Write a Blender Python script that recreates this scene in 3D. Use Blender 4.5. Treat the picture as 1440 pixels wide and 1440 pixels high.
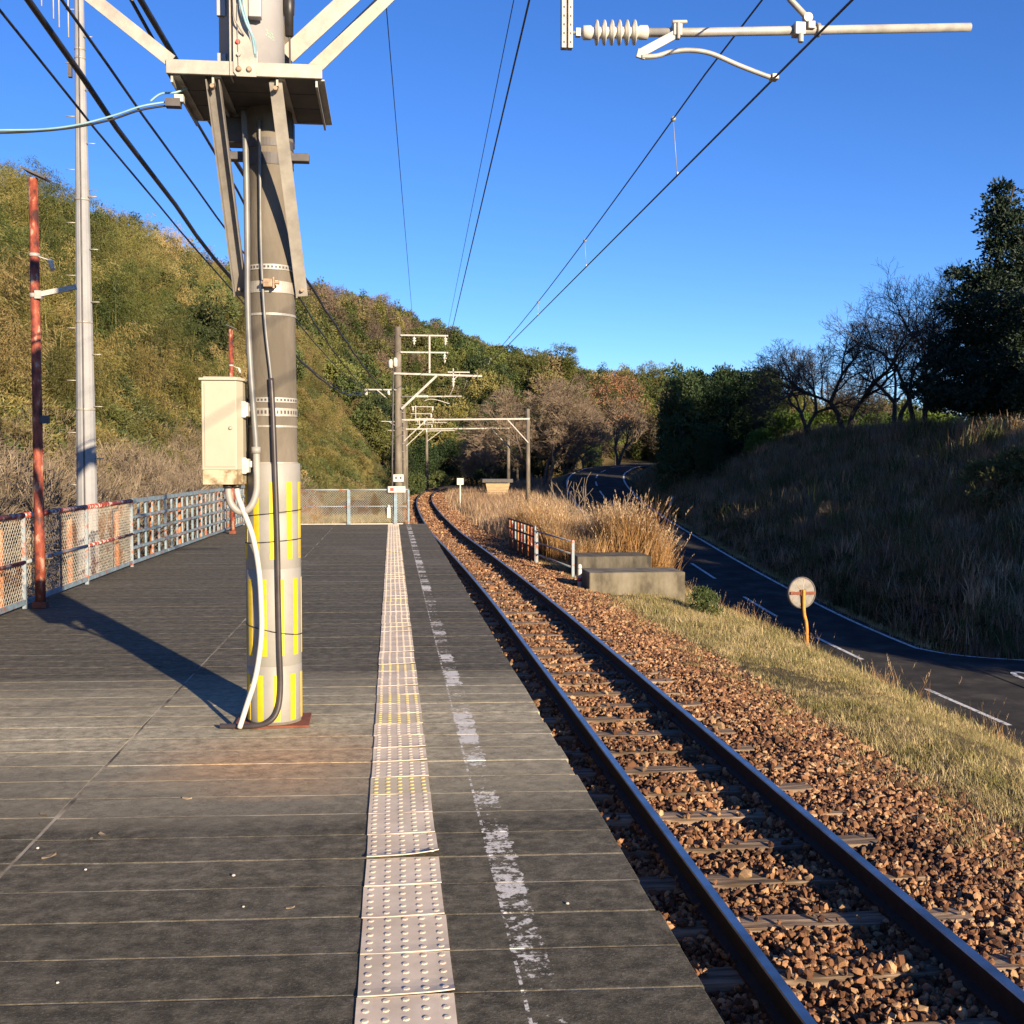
import bpy, math, random
import numpy as np
from mathutils import Vector, Matrix, Euler
R = math.radians
rng = random.Random(7)
NP = np.random.default_rng(11)
sc = bpy.context.scene
for o in list(bpy.data.objects):
    bpy.data.objects.remove(o)
COL = sc.collection

# ------------------------------------------------------------------ camera, sky, sun, exposure
cam_d = bpy.data.cameras.new('camera')
cam_d.sensor_width = 36; cam_d.lens = 39.0; cam_d.clip_start = 0.05; cam_d.clip_end = 5000
cam = bpy.data.objects.new('camera', cam_d); COL.objects.link(cam)
cam.location = (0, 0, 1.625)
cam.rotation_euler = (R(90 - 2.386), 0, R(-6.178))
sc.camera = cam
SUN_EL, SUN_AZ = R(15.2), R(180 - 25.6)           # azimuth from +Y towards +X
w = bpy.data.worlds.new('World'); sc.world = w; w.use_nodes = True
nt = w.node_tree
bg = nt.nodes['Background']
sky = nt.nodes.new('ShaderNodeTexSky'); sky.sky_type = 'NISHITA'; sky.sun_disc = False
sky.sun_elevation = SUN_EL; sky.sun_rotation = SUN_AZ
sky.altitude = 50; sky.air_density = 0.7; sky.dust_density = 0.0; sky.ozone_density = 4.0
hs = nt.nodes.new('ShaderNodeHueSaturation'); hs.inputs['Saturation'].default_value = 1.14; hs.inputs['Hue'].default_value = .511
nt.links.new(sky.outputs[0], hs.inputs['Color']); nt.links.new(hs.outputs[0], bg.inputs[0]); bg.inputs[1].default_value = 0.095
sl = bpy.data.lights.new('sun', 'SUN'); sl.energy = 5.0; sl.angle = R(0.5); sl.color = (1.0, 0.81, 0.56)
sun = bpy.data.objects.new('sun', sl); COL.objects.link(sun)
sdir = Vector((math.sin(SUN_AZ) * math.cos(SUN_EL), math.cos(SUN_AZ) * math.cos(SUN_EL), math.sin(SUN_EL)))
sun.rotation_euler = sdir.to_track_quat('Z', 'Y').to_euler(); sun.location = (10, -20, 30)
sc.view_settings.view_transform = 'Standard'; sc.view_settings.look = 'None'
sc.view_settings.gamma = 1; sc.view_settings.exposure = 1.18
sc.cycles.use_denoising = True
sc.cycles.max_bounces = 6; sc.cycles.transparent_max_bounces = 8
sc.cycles.sample_clamp_indirect = 6

# ------------------------------------------------------------------ helpers
def tag(o, label=None, cat=None, group=None, kind=None):
    if label: o['label'] = label
    if cat: o['category'] = cat
    if group: o['group'] = group
    if kind: o['kind'] = kind
    return o

def empty(name, loc=(0, 0, 0), rz=0):
    o = bpy.data.objects.new(name, None); COL.objects.link(o)
    o.location = loc; o.rotation_euler = (0, 0, rz); o.empty_display_size = 0.2
    return o

def link(name, me, parent=None, loc=(0, 0, 0), rot=(0, 0, 0), scale=None):
    o = bpy.data.objects.new(name, me); COL.objects.link(o)
    o.location = loc; o.rotation_euler = rot
    if scale is not None: o.scale = scale if hasattr(scale, '__len__') else (scale,) * 3
    if parent: o.parent = parent
    return o

def frame_of(d):
    d = Vector(d).normalized()
    a = Vector((0, 0, 1)) if abs(d.z) < 0.95 else Vector((0, 1, 0))
    s = d.cross(a).normalized(); t = s.cross(d).normalized()
    return s, t

class MB:
    """collects polygons; build() links them as one mesh object"""
    def __init__(self): self.v = []; self.f = []; self.m = []; self.s = []
    def add(self, vs, fs, m=0, smooth=False):
        b = len(self.v); self.v += [tuple(p) for p in vs]
        for f in fs:
            self.f.append([b + i for i in f]); self.m.append(m); self.s.append(smooth)
        return self
    def box(self, c, s, rz=0, m=0, mat=None):
        x, y, z = s[0] / 2, s[1] / 2, s[2] / 2
        vs = [Vector((i * x, j * y, k * z)) for k in (-1, 1) for j in (-1, 1) for i in (-1, 1)]
        M = mat if mat is not None else Matrix.Rotation(rz, 3, 'Z')
        c = Vector(c)
        return self.add([M @ p + c for p in vs], [(0, 2, 3, 1), (4, 5, 7, 6), (0, 1, 5, 4), (2, 6, 7, 3), (0, 4, 6, 2), (1, 3, 7, 5)], m)
    def bar(self, p, q, a, b, m=0, up=None):
        p, q = Vector(p), Vector(q); d = (q - p)
        if up is None: s, t = frame_of(d)
        else:
            t = Vector(up); s = d.cross(t).normalized(); t = s.cross(d).normalized()
        vs = []
        for e in (p, q):
            vs += [e - s * a / 2 - t * b / 2, e + s * a / 2 - t * b / 2, e + s * a / 2 + t * b / 2, e - s * a / 2 + t * b / 2]
        return self.add(vs, [(3, 2, 1, 0), (4, 5, 6, 7), (0, 1, 5, 4), (1, 2, 6, 5), (2, 3, 7, 6), (3, 0, 4, 7)], m)
    def tube(self, pts, r, n=10, m=0, caps=True):
        pts = [Vector(p) for p in pts]; k = len(pts)
        rr = r if hasattr(r, '__len__') else [r] * k
        vs = []; s = None
        for i, p in enumerate(pts):
            d = (pts[min(i + 1, k - 1)] - pts[max(i - 1, 0)]).normalized()
            if s is None: s, t = frame_of(d)
            else:
                s = (s - d * s.dot(d)).normalized(); t = d.cross(s) * -1
                t = s.cross(d)
            for j in range(n):
                a = 2 * math.pi * j / n
                vs.append(p + s * (math.cos(a) * rr[i]) + t * (math.sin(a) * rr[i]))
        fs = [(i * n + j, i * n + (j + 1) % n, (i + 1) * n + (j + 1) % n, (i + 1) * n + j) for i in range(k - 1) for j in range(n)]
        b = len(self.v)
        self.add(vs, fs, m, True)
        if caps:
            self.f.append([b + j for j in range(n)][::-1]); self.m.append(m); self.s.append(False)
            self.f.append([b + (k - 1) * n + j for j in range(n)]); self.m.append(m); self.s.append(False)
        return self
    def lathe(self, prof, c=(0, 0, 0), axis=(0, 0, 1), n=20, m=0, smooth=True, caps=True):
        ax = Vector(axis).normalized(); s, t = frame_of(ax); c = Vector(c)
        vs = []
        for r, z in prof:
            for j in range(n):
                a = 2 * math.pi * j / n
                vs.append(c + ax * z + (s * math.cos(a) + t * math.sin(a)) * r)
        k = len(prof)
        fs = [(i * n + j, i * n + (j + 1) % n, (i + 1) * n + (j + 1) % n, (i + 1) * n + j) for i in range(k - 1) for j in range(n)]
        b = len(self.v); self.add(vs, fs, m, smooth)
        if not caps: return self
        self.f.append([b + j for j in range(n)][::-1]); self.m.append(m); self.s.append(False)
        self.f.append([b + (k - 1) * n + j for j in range(n)]); self.m.append(m); self.s.append(False)
        return self
    def mesh(self, name, mats):
        me = bpy.data.meshes.new(name)
        me.from_pydata([tuple(p) for p in self.v], [], self.f)
        mats = mats if isinstance(mats, (list, tuple)) else [mats]
        for m in mats: me.materials.append(m)
        me.polygons.foreach_set('material_index', self.m)
        me.polygons.foreach_set('use_smooth', self.s)
        me.update(); return me
    def build(self, name, mats, parent=None, loc=(0, 0, 0), rot=(0, 0, 0), bevel=0, segs=2):
        o = link(name, self.mesh(name, mats), parent, loc, rot)
        if bevel:
            b = o.modifiers.new('edge', 'BEVEL'); b.width = bevel; b.segments = segs; b.limit_method = 'ANGLE'; b.angle_limit = R(40)
        return o

def np_mesh(name, V, F, mats, smooth=False, mi=None):
    """V (n,3), F (m,k) constant k"""
    me = bpy.data.meshes.new(name)
    V = np.asarray(V, np.float32); F = np.asarray(F, np.int32); k = F.shape[1]
    me.vertices.add(len(V)); me.vertices.foreach_set('co', V.ravel())
    me.loops.add(F.size); me.loops.foreach_set('vertex_index', F.ravel())
    me.polygons.add(len(F)); me.polygons.foreach_set('loop_start', np.arange(0, F.size, k, dtype=np.int32))
    for m in (mats if isinstance(mats, (list, tuple)) else [mats]): me.materials.append(m)
    if mi is not None: me.polygons.foreach_set('material_index', np.asarray(mi, np.int32))
    me.polygons.foreach_set('use_smooth', np.full(len(F), smooth, dtype=bool))
    me.update(calc_edges=True); return me

def spline(pts, x):
    """monotone-ish cubic through (x, value...) rows"""
    P = np.asarray(pts, float); xs = P[:, 0]; x = np.asarray(x, float)
    i = np.clip(np.searchsorted(xs, x) - 1, 0, len(xs) - 2)
    out = []
    for c in range(1, P.shape[1]):
        y = P[:, c]; d = np.gradient(y, xs)
        h = xs[i + 1] - xs[i]; t = np.clip((x - xs[i]) / h, 0, 1)
        v = ((1 + 2 * t) * (1 - t) ** 2 * y[i] + t * (1 - t) ** 2 * h * d[i] + t * t * (3 - 2 * t) * y[i + 1] + t * t * (t - 1) * h * d[i + 1])
        out.append(v)
    return out[0] if len(out) == 1 else out

def sstep(a, b, x):
    t = np.clip((x - a) / (b - a), 0, 1); return t * t * (3 - 2 * t)

def sag(p, q, s, n=24):
    p, q = Vector(p), Vector(q); out = []
    for i in range(n + 1):
        t = i / n; v = p.lerp(q, t); v.z -= 4 * s * t * (1 - t); out.append(v)
    return out

def curve_pts(pts, n=6):
    pts = [Vector(p) for p in pts]; out = []
    for i in range(len(pts) - 1):
        a = pts[max(i - 1, 0)]; b = pts[i]; c = pts[i + 1]; d = pts[min(i + 2, len(pts) - 1)]
        for k in range(n):
            t = k / n
            out.append(0.5 * ((2 * b) + (c - a) * t + (2 * a - 5 * b + 4 * c - d) * t * t + (3 * b - a - 3 * c + d) * t ** 3))
    out.append(pts[-1]); return out

# ------------------------------------------------------------------ materials
def srgb(r, g, b):
    f = lambda c: (c / 255 / 12.92) if c <= 10 else ((c / 255 + 0.055) / 1.055) ** 2.4
    return (f(r), f(g), f(b), 1)

def new_mat(name):
    m = bpy.data.materials.new(name); m.use_nodes = True
    return m, m.node_tree, m.node_tree.nodes['Principled BSDF']

def ramp(nt, cols, fac=None):
    n = nt.nodes.new('ShaderNodeValToRGB'); e = n.color_ramp.elements
    while len(e) < len(cols): e.new(0.5)
    for i, (p, c) in enumerate(cols):
        e[i].position = p; e[i].color = c if len(c) == 4 else (*c, 1)
    if fac is not None: nt.links.new(fac, n.inputs[0])
    return n

def noise(nt, scale, detail=4, rough=0.6, vec=None, dist=0):
    n = nt.nodes.new('ShaderNodeTexNoise'); n.inputs['Scale'].default_value = scale
    n.inputs['Detail'].default_value = detail; n.inputs['Roughness'].default_value = rough; n.inputs['Distortion'].default_value = dist
    if vec is not None: nt.links.new(vec, n.inputs['Vector'])
    return n

def coords(nt, kind='Object', scale=(1, 1, 1), loc=(0, 0, 0)):
    mp = nt.nodes.new('ShaderNodeMapping'); mp.inputs['Scale'].default_value = scale; mp.inputs['Location'].default_value = loc
    if kind == 'World':
        g = nt.nodes.new('ShaderNodeNewGeometry'); nt.links.new(g.outputs['Position'], mp.inputs[0])
    else:
        t = nt.nodes.new('ShaderNodeTexCoord'); nt.links.new(t.outputs[kind], mp.inputs[0])
    return mp.outputs[0]

def mix(nt, fac, a, b, mode='MIX'):
    n = nt.nodes.new('ShaderNodeMix'); n.data_type = 'RGBA'; n.blend_type = mode
    for sock, v in ((n.inputs[0], fac), (n.inputs[6], a), (n.inputs[7], b)):
        if hasattr(v, 'is_output'): nt.links.new(v, sock)
        else: sock.default_value = v if not (isinstance(v, tuple) and len(v) == 3) else (*v, 1)
    return n.outputs[2]

def math_n(nt, op, a, b=0.0, clamp=False):
    n = nt.nodes.new('ShaderNodeMath'); n.operation = op; n.use_clamp = clamp
    for i, v in enumerate((a, b)):
        if hasattr(v, 'is_output'): nt.links.new(v, n.inputs[i])
        else: n.inputs[i].default_value = v
    return n.outputs[0]

def bump(nt, bsdf, h, strength=0.3, dist=0.01):
    b = nt.nodes.new('ShaderNodeBump'); b.inputs['Strength'].default_value = strength; b.inputs['Distance'].default_value = dist
    nt.links.new(h, b.inputs['Height']); nt.links.new(b.outputs[0], bsdf.inputs['Normal'])

def mat(name, cols, scale=6, rough=0.7, metal=0.0, bmp=0.0, bscale=None, detail=6, stretch=(1, 1, 1), coord='World', randv=0.0):
    """colours spread by noise; coordinates in metres"""
    m, t, b = new_mat(name)
    vec = coords(t, coord, stretch)
    n = noise(t, scale, detail, 0.62, vec)
    if not isinstance(cols[0], (tuple, list)) or not isinstance(cols[0][1], (tuple, list)):
        cols = [(0.3 + 0.4 * i / max(1, len(cols) - 1), c) for i, c in enumerate(cols)]
    cols = [(.5 + (p - .5) * .62, c) for p, c in cols]
    r = ramp(t, cols, n.outputs['Fac']); out = r.outputs[0]
    if randv:
        oi = t.nodes.new('ShaderNodeObjectInfo')
        hv = t.nodes.new('ShaderNodeHueSaturation')
        v = math_n(t, 'MULTIPLY_ADD', oi.outputs['Random'], randv * 2); t.nodes[-1].inputs[2].default_value = 1 - randv
        t.links.new(v, hv.inputs['Value']); t.links.new(out, hv.inputs['Color']); out = hv.outputs[0]
    t.links.new(out, b.inputs['Base Color'])
    b.inputs['Roughness'].default_value = rough; b.inputs['Metallic'].default_value = metal
    if bmp:
        n2 = noise(t, bscale or scale * 4, 5, 0.6, vec); bump(t, b, n2.outputs['Fac'], bmp, 0.01)
    return m

def leaf_mat(name, cols, trans=0.3, nscale=0.25, rough=0.6, patch=None):
    """foliage: colour varies with instance and with place; thin blades let some light through"""
    m, t, b = new_mat(name); t.nodes.remove(b); out = t.nodes['Material Output']
    oi = t.nodes.new('ShaderNodeObjectInfo'); n = noise(t, nscale, 3, 0.6, coords(t, 'World'))
    n2 = noise(t, 7.0, 2, 0.5, coords(t, 'World'))
    f = math_n(t, 'MULTIPLY', oi.outputs['Random'], 0.55)
    f = math_n(t, 'ADD', f, math_n(t, 'MULTIPLY', n.outputs['Fac'], 0.75))
    f = math_n(t, 'ADD', f, math_n(t, 'MULTIPLY', n2.outputs['Fac'], 0.35))
    f = math_n(t, 'SUBTRACT', f, 0.33)
    k = len(cols) - 1
    r = ramp(t, [(0.18 + 0.64 * i / k, c) for i, c in enumerate(cols)], f)
    hv = t.nodes.new('ShaderNodeHueSaturation'); t.links.new(r.outputs[0], hv.inputs['Color'])
    wn_ = t.nodes.new('ShaderNodeTexWhiteNoise'); wn_.noise_dimensions = '1D'; t.links.new(oi.outputs['Random'], wn_.inputs['W'])
    vv = math_n(t, 'MULTIPLY_ADD', wn_.outputs['Value'], .75); t.nodes[-1].inputs[2].default_value = .60
    t.links.new(vv, hv.inputs['Value']); r = hv
    d = t.nodes.new('ShaderNodeBsdfDiffuse'); tr = t.nodes.new('ShaderNodeBsdfTranslucent'); mx = t.nodes.new('ShaderNodeMixShader')
    gl = t.nodes.new('ShaderNodeBsdfGlossy'); gl.inputs['Roughness'].default_value = rough; mx2 = t.nodes.new('ShaderNodeMixShader')
    t.links.new(r.outputs[0], d.inputs[0]); t.links.new(r.outputs[0], tr.inputs[0])
    mx.inputs[0].default_value = trans; t.links.new(d.outputs[0], mx.inputs[1]); t.links.new(tr.outputs[0], mx.inputs[2])
    mx2.inputs[0].default_value = 0.03; t.links.new(mx.outputs[0], mx2.inputs[1]); t.links.new(gl.outputs[0], mx2.inputs[2])
    t.links.new(mx2.outputs[0], out.inputs[0]); return m

M = {}
M['concrete_pole'] = mat('concrete_pole', [(0.3, (.098, .082, .062)), (0.55, (.15, .127, .098)), (0.75, (.20, .172, .138))], 3, .85, 0, .25, 60, 8, (1, 1, .35))
M['concrete'] = mat('concrete', [(0.3, (.075, .062, .042)), (0.5, (.145, .125, .085)), (0.75, (.20, .175, .13))], 2.2, .9, 0, .35, 40, 9, (1, 1, .5))
M['concrete_dark'] = mat('concrete_dark', [(0.3, (.035, .030, .022)), (0.5, (.075, .065, .047)), (0.75, (.12, .105, .08))], 3, .9, 0, .35, 40, 9, (1, 1, .4))
M['wrap'] = mat('wrap', [(0.3, (.235, .225, .20)), (0.7, (.28, .265, .24))], 4, .55, 0, .05, 30)
M['yellow'] = mat('yellow', [(0.22, (.40, .30, .08)), (0.36, (.56, .39, .012)), (0.7, (.66, .47, .02))], 9, .45)
M['galv'] = mat('galv', [(0.3, (.30, .275, .24)), (0.6, (.38, .35, .30)), (0.8, (.43, .40, .34))], 9, .5, .25, .05, 60)
M['galv_white'] = mat('galv_white', [(0.3, (.28, .27, .25)), (0.6, (.38, .36, .33))], 7, .5, .1, .05, 60)
M['galv_dark'] = mat('galv_dark', [(0.3, (.17, .155, .14)), (0.6, (.23, .21, .19))], 9, .6, .2, .05, 60)  # darker copy of galv; shade inside the brace channel is painted in
M['mast_grey'] = mat('mast_grey', [(0.3, (.23, .235, .245)), (0.7, (.29, .29, .295))], 2, .85, 0, .03, 40)
M['cream'] = mat('cream', [(0.3, (.35, .315, .235)), (0.7, (.39, .35, .265))], 3, .5, 0, .03, 30)
M['cream_dirty'] = mat('cream_dirty', [(0.35, (.19, .13, .065)), (0.5, (.34, .285, .18)), (0.65, (.42, .365, .25))], 14, .75, 0, .1, 50)
M['tank'] = mat('tank', [(0.3, (.32, .31, .32)), (0.7, (.37, .36, .37))], 3, .4, 0, .02, 20)
M['green_paint'] = mat('green_paint', [(.3, (.22, .36, .25)), (.7, (.36, .44, .36))], 60, .6)
M['black_rubber'] = mat('black_rubber', [(0.3, (.013, .012, .013)), (0.7, (.03, .028, .028))], 8, .45)
M['hose_brown'] = mat('hose_brown', [(0.3, (.035, .028, .03)), (0.7, (.055, .045, .045))], 8, .4)
M['pvc_gray'] = mat('pvc_gray', [(0.3, (.25, .235, .215)), (0.7, (.30, .285, .26))], 5, .5)
M['conduit_grey'] = mat('conduit_grey', [(0.3, (.13, .13, .13)), (0.7, (.19, .19, .185))], 5, .5, .2)
M['pvc_white'] = mat('pvc_white', [(0.3, (.46, .44, .39)), (0.7, (.52, .50, .45))], 5, .45)
M['cyan'] = mat('cyan', [(0.3, (.17, .32, .38)), (0.7, (.26, .40, .45))], 5, .5)
M['porcelain'] = mat('porcelain', [(0.3, (.46, .44, .39)), (0.7, (.54, .52, .46))], 6, .25)
M['dark_steel'] = mat('dark_steel', [(0.3, (.05, .045, .05)), (0.7, (.09, .08, .08))], 6, .6)
M['under_steel'] = mat('under_steel', [(0.3, (.045, .04, .04)), (0.7, (.075, .066, .06))], 6, .6, .1)  # near-black, so the shade beneath the pole platform is in the colour
M['rust_plate'] = mat('rust_plate', [(0.3, (.13, .035, .02)), (0.7, (.2, .06, .03))], 10, .85)
M['bolt'] = mat('bolt', [(0.3, (.24, .16, .10)), (0.7, (.36, .27, .18))], 30, .6, .4)
M['white_paint'] = mat('white_paint', [(0.3, (.44, .42, .38)), (0.7, (.52, .50, .46))], 6, .5)
M['red_paint'] = mat('red_paint', [(0.3, (.5, .04, .03)), (0.7, (.6, .06, .04))], 10, .5)
M['red_pole'] = mat('red_pole', [(0.32, (.055, .02, .015)), (0.44, (.19, .036, .020)), (0.60, (.28, .065, .030)), (0.72, (.40, .26, .19))], 11, .7, 0, .2, 30, 8, (1, 1, .5))
M['orange_post'] = mat('orange_post', [(0.3, (.26, .07, .02)), (0.55, (.38, .14, .04)), (0.75, (.38, .22, .12))], 5, .75, 0, .2, 30)
M['red_rail'] = mat('red_rail', [(0.40, (.22, .035, .022)), (0.54, (.32, .055, .035)), (0.60, (.55, .48, .42)), (0.7, (.60, .55, .50))], 9, .7, 0, .25, 30)
M['blue_paint'] = mat('blue_paint', [(0.30, (.30, .10, .05)), (0.37, (.15, .21, .25)), (0.6, (.19, .27, .32)), (0.72, (.26, .32, .35))], 7, .6, 0, .15, 30)
M['blue_white'] = mat('blue_white', [(0.33, (.35, .10, .05)), (0.42, (.26, .28, .29)), (0.6, (.20, .27, .32)), (0.72, (.33, .33, .32))], 6, .6, 0, .15, 30)
M['mesh_wire'] = mat('mesh_wire', [(0.4, (.38, .36, .31)), (0.52, (.48, .45, .39)), (0.66, (.30, .19, .13))], 3, .7)
M['black_frame'] = mat('black_frame', [(0.4, (.03, .015, .012)), (0.6, (.10, .03, .02))], 8, .7)
M['sand'] = mat('sand', [(0.40, (.06, .05, .04)), (0.50, (.20, .17, .125)), (0.64, (.40, .35, .27))], 1.3, .95, 0, .2, 120)
M['platform_side'] = mat('platform_side', [(0.3, (.05, .045, .04)), (0.7, (.10, .09, .075))], 3, .95, 0, .4, 30)
M['tile_pink'] = mat('tile_pink', [(0.3, (.54, .445, .335)), (0.7, (.67, .565, .44))], 5, .75, 0, .04, 40, randv=.05)
M['tile_yellow'] = mat('tile_yellow', [(0.3, (.50, .42, .29)), (0.7, (.58, .50, .36))], 5, .75, 0, .04, 40, randv=.05)
M['dot_yellow'] = mat('dot_yellow', [(0.3, (.62, .48, .14)), (0.7, (.64, .50, .20))], 5, .7)
M['dot_pink'] = mat('dot_pink', [(0.3, (.48, .41, .32)), (0.7, (.56, .48, .38))], 5, .7)
M['rail_side'] = mat('rail_side', [(0.3, (.010, .006, .005)), (0.7, (.024, .013, .009))], 12, .8, 0, .15, 60)  # near-black rust; shade on the rail sides is put into the colour
M['rail_top'] = mat('rail_top', [(0.3, (.26, .25, .25)), (0.7, (.42, .42, .43))], 3, .34, 1.0, 0)
M['sleeper'] = mat('sleeper', [(0.28, (.07, .045, .028)), (0.5, (.19, .13, .085)), (0.72, (.36, .27, .185))], 5, .9, 0, .6, 14, 9, (.35, 5, 5), 'Object', .25)
M['soil'] = mat('soil', [(0.3, (.06, .045, .028)), (0.5, (.12, .09, .05)), (0.7, (.17, .13, .07))], .6, .95, 0, .5, 8)
M['ballast_base'] = mat('ballast_base', [(0.3, (.03, .015, .008)), (0.6, (.10, .05, .025))], 22, .95, 0, .8, 30)
M['asphalt'] = mat('asphalt', [(0.3, (.036, .035, .035)), (0.55, (.052, .050, .048)), (0.75, (.078, .073, .066))], .9, 1.0, 0, .35, 150, 10)
M['asphalt'].node_tree.nodes['Principled BSDF'].inputs['Specular IOR Level'].default_value = .08
M['road_paint'] = mat('road_paint', [(0.36, (.20, .20, .20)), (0.46, (.62, .62, .60)), (0.7, (.72, .72, .70))], 7, .7)
M['bark'] = mat('bark', [(0.3, (.022, .018, .015)), (0.7, (.055, .045, .038))], 6, .9, 0, .4, 30)  # shade over the cherry trees is put into this dark bark
M['bark_gray'] = mat('bark_gray', [(0.3, (.05, .037, .03)), (0.7, (.11, .083, .066))], 4, .9)
M['twig_brown'] = mat('twig_brown', [(0.3, (.13, .095, .065)), (0.7, (.22, .165, .115))], .8, .9, randv=.15)
M['brush_tan'] = mat('brush_tan', [(0.3, (.12, .09, .06)), (0.7, (.25, .195, .135))], 1.5, .9, randv=.2)
M['wood_tan'] = mat('wood_tan', [(0.3, (.28, .19, .10)), (0.7, (.44, .31, .18))], 6, .8, 0, .2, 20, 6, (.3, 4, 4))
M['mirror_back'] = mat('mirror_back', [(0.3, (.13, .115, .10)), (0.7, (.20, .185, .17))], 8, .6)
M['mirror_orange'] = mat('mirror_orange', [(0.3, (.45, .18, .02)), (0.7, (.56, .26, .04))], 8, .55)

LEAF = {}
LEAF['bamboo'] = leaf_mat('bamboo_leaf', [(.040, .058, .011), (.088, .108, .021), (.165, .160, .038), (.29, .235, .085)], .35, .07)
LEAF['bamboo_gold'] = leaf_mat('bamboo_leaf_gold', [(.09, .092, .018), (.165, .145, .036), (.26, .20, .065), (.36, .27, .115)], .35, .09)
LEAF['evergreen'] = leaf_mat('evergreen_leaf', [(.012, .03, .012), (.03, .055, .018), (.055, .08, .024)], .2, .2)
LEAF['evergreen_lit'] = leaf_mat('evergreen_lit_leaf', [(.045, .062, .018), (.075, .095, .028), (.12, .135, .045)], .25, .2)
LEAF['conifer'] = leaf_mat('conifer_leaf', [(.010, .024, .014), (.022, .040, .018), (.045, .060, .022)], .15, .3)
LEAF['pine'] = leaf_mat('pine_leaf', [(.026, .048, .016), (.075, .10, .025), (.15, .155, .038)], .2, .12)
LEAF['hedge'] = leaf_mat('hedge_leaf', [(.05, .10, .015), (.12, .19, .03), (.20, .26, .05)], .35, .4)
LEAF['bush'] = leaf_mat('bush_leaf', [(.05, .075, .02), (.11, .13, .04), (.17, .17, .06)], .3, .8)
LEAF['rust_leaf'] = leaf_mat('rust_leaf', [(.15, .095, .058), (.24, .125, .066), (.33, .145, .07)], .3, .2)
LEAF['brown_leaf'] = leaf_mat('brown_leaf', [(.11, .085, .055), (.17, .125, .085), (.22, .15, .11)], .25, .1)
LEAF['olive'] = leaf_mat('olive_leaf', [(.055, .07, .02), (.12, .125, .034), (.20, .175, .055), (.25, .19, .09)], .25, .05)
LEAF['grass'] = leaf_mat('grass_blade', [(.17, .165, .05), (.32, .27, .105), (.47, .37, .18), (.56, .44, .25)], .3, .9)
LEAF['dry_grass'] = leaf_mat('dry_grass_blade', [(.24, .155, .095), (.37, .25, .155), (.50, .36, .22)], .3, .5)
LEAF['gold_grass'] = leaf_mat('gold_grass_blade', [(.22, .115, .036), (.35, .19, .065), (.46, .27, .10), (.54, .36, .17)], .35, .5)
LEAF['plume'] = leaf_mat('plume', [(.38, .25, .13), (.48, .34, .20), (.54, .42, .28)], .4, .6)
LEAF['straw'] = leaf_mat('straw', [(.40, .30, .10), (.50, .39, .15), (.54, .44, .22)], .35, .8)

def stone_mat():
    m, t, b = new_mat('ballast_stone')
    oi = t.nodes.new('ShaderNodeObjectInfo')
    r = ramp(t, [(0.0, (.06, .024, .010)), (.25, (.15, .066, .028)), (.5, (.27, .128, .056)), (.75, (.41, .222, .105)), (.92, (.54, .36, .195)), (1.0, (.12, .08, .05))], oi.outputs['Random'])
    n = noise(t, 22, 5, .6, coords(t, 'Object'))
    r2 = ramp(t, [(.35, (.55, .48, .45)), (.6, (1, 1, 1))], n.outputs['Fac'])
    st = noise(t, 1.5, 5, .7, coords(t, 'World'))
    r3 = ramp(t, [(.36, (.58, .54, .52)), (.50, (1, 1, 1)), (.66, (1.12, 1.12, 1.15))], st.outputs['Fac'])
    t.links.new(mix(t, 1.0, mix(t, 1.0, r.outputs[0], r2.outputs[0], 'MULTIPLY'), r3.outputs[0], 'MULTIPLY'), b.inputs['Base Color'])
    b.inputs['Roughness'].default_value = .85
    bump(t, b, noise(t, 60, 4, .6, coords(t, 'Object')).outputs['Fac'], .4, .01)
    return m
M['stone'] = stone_mat()

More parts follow.
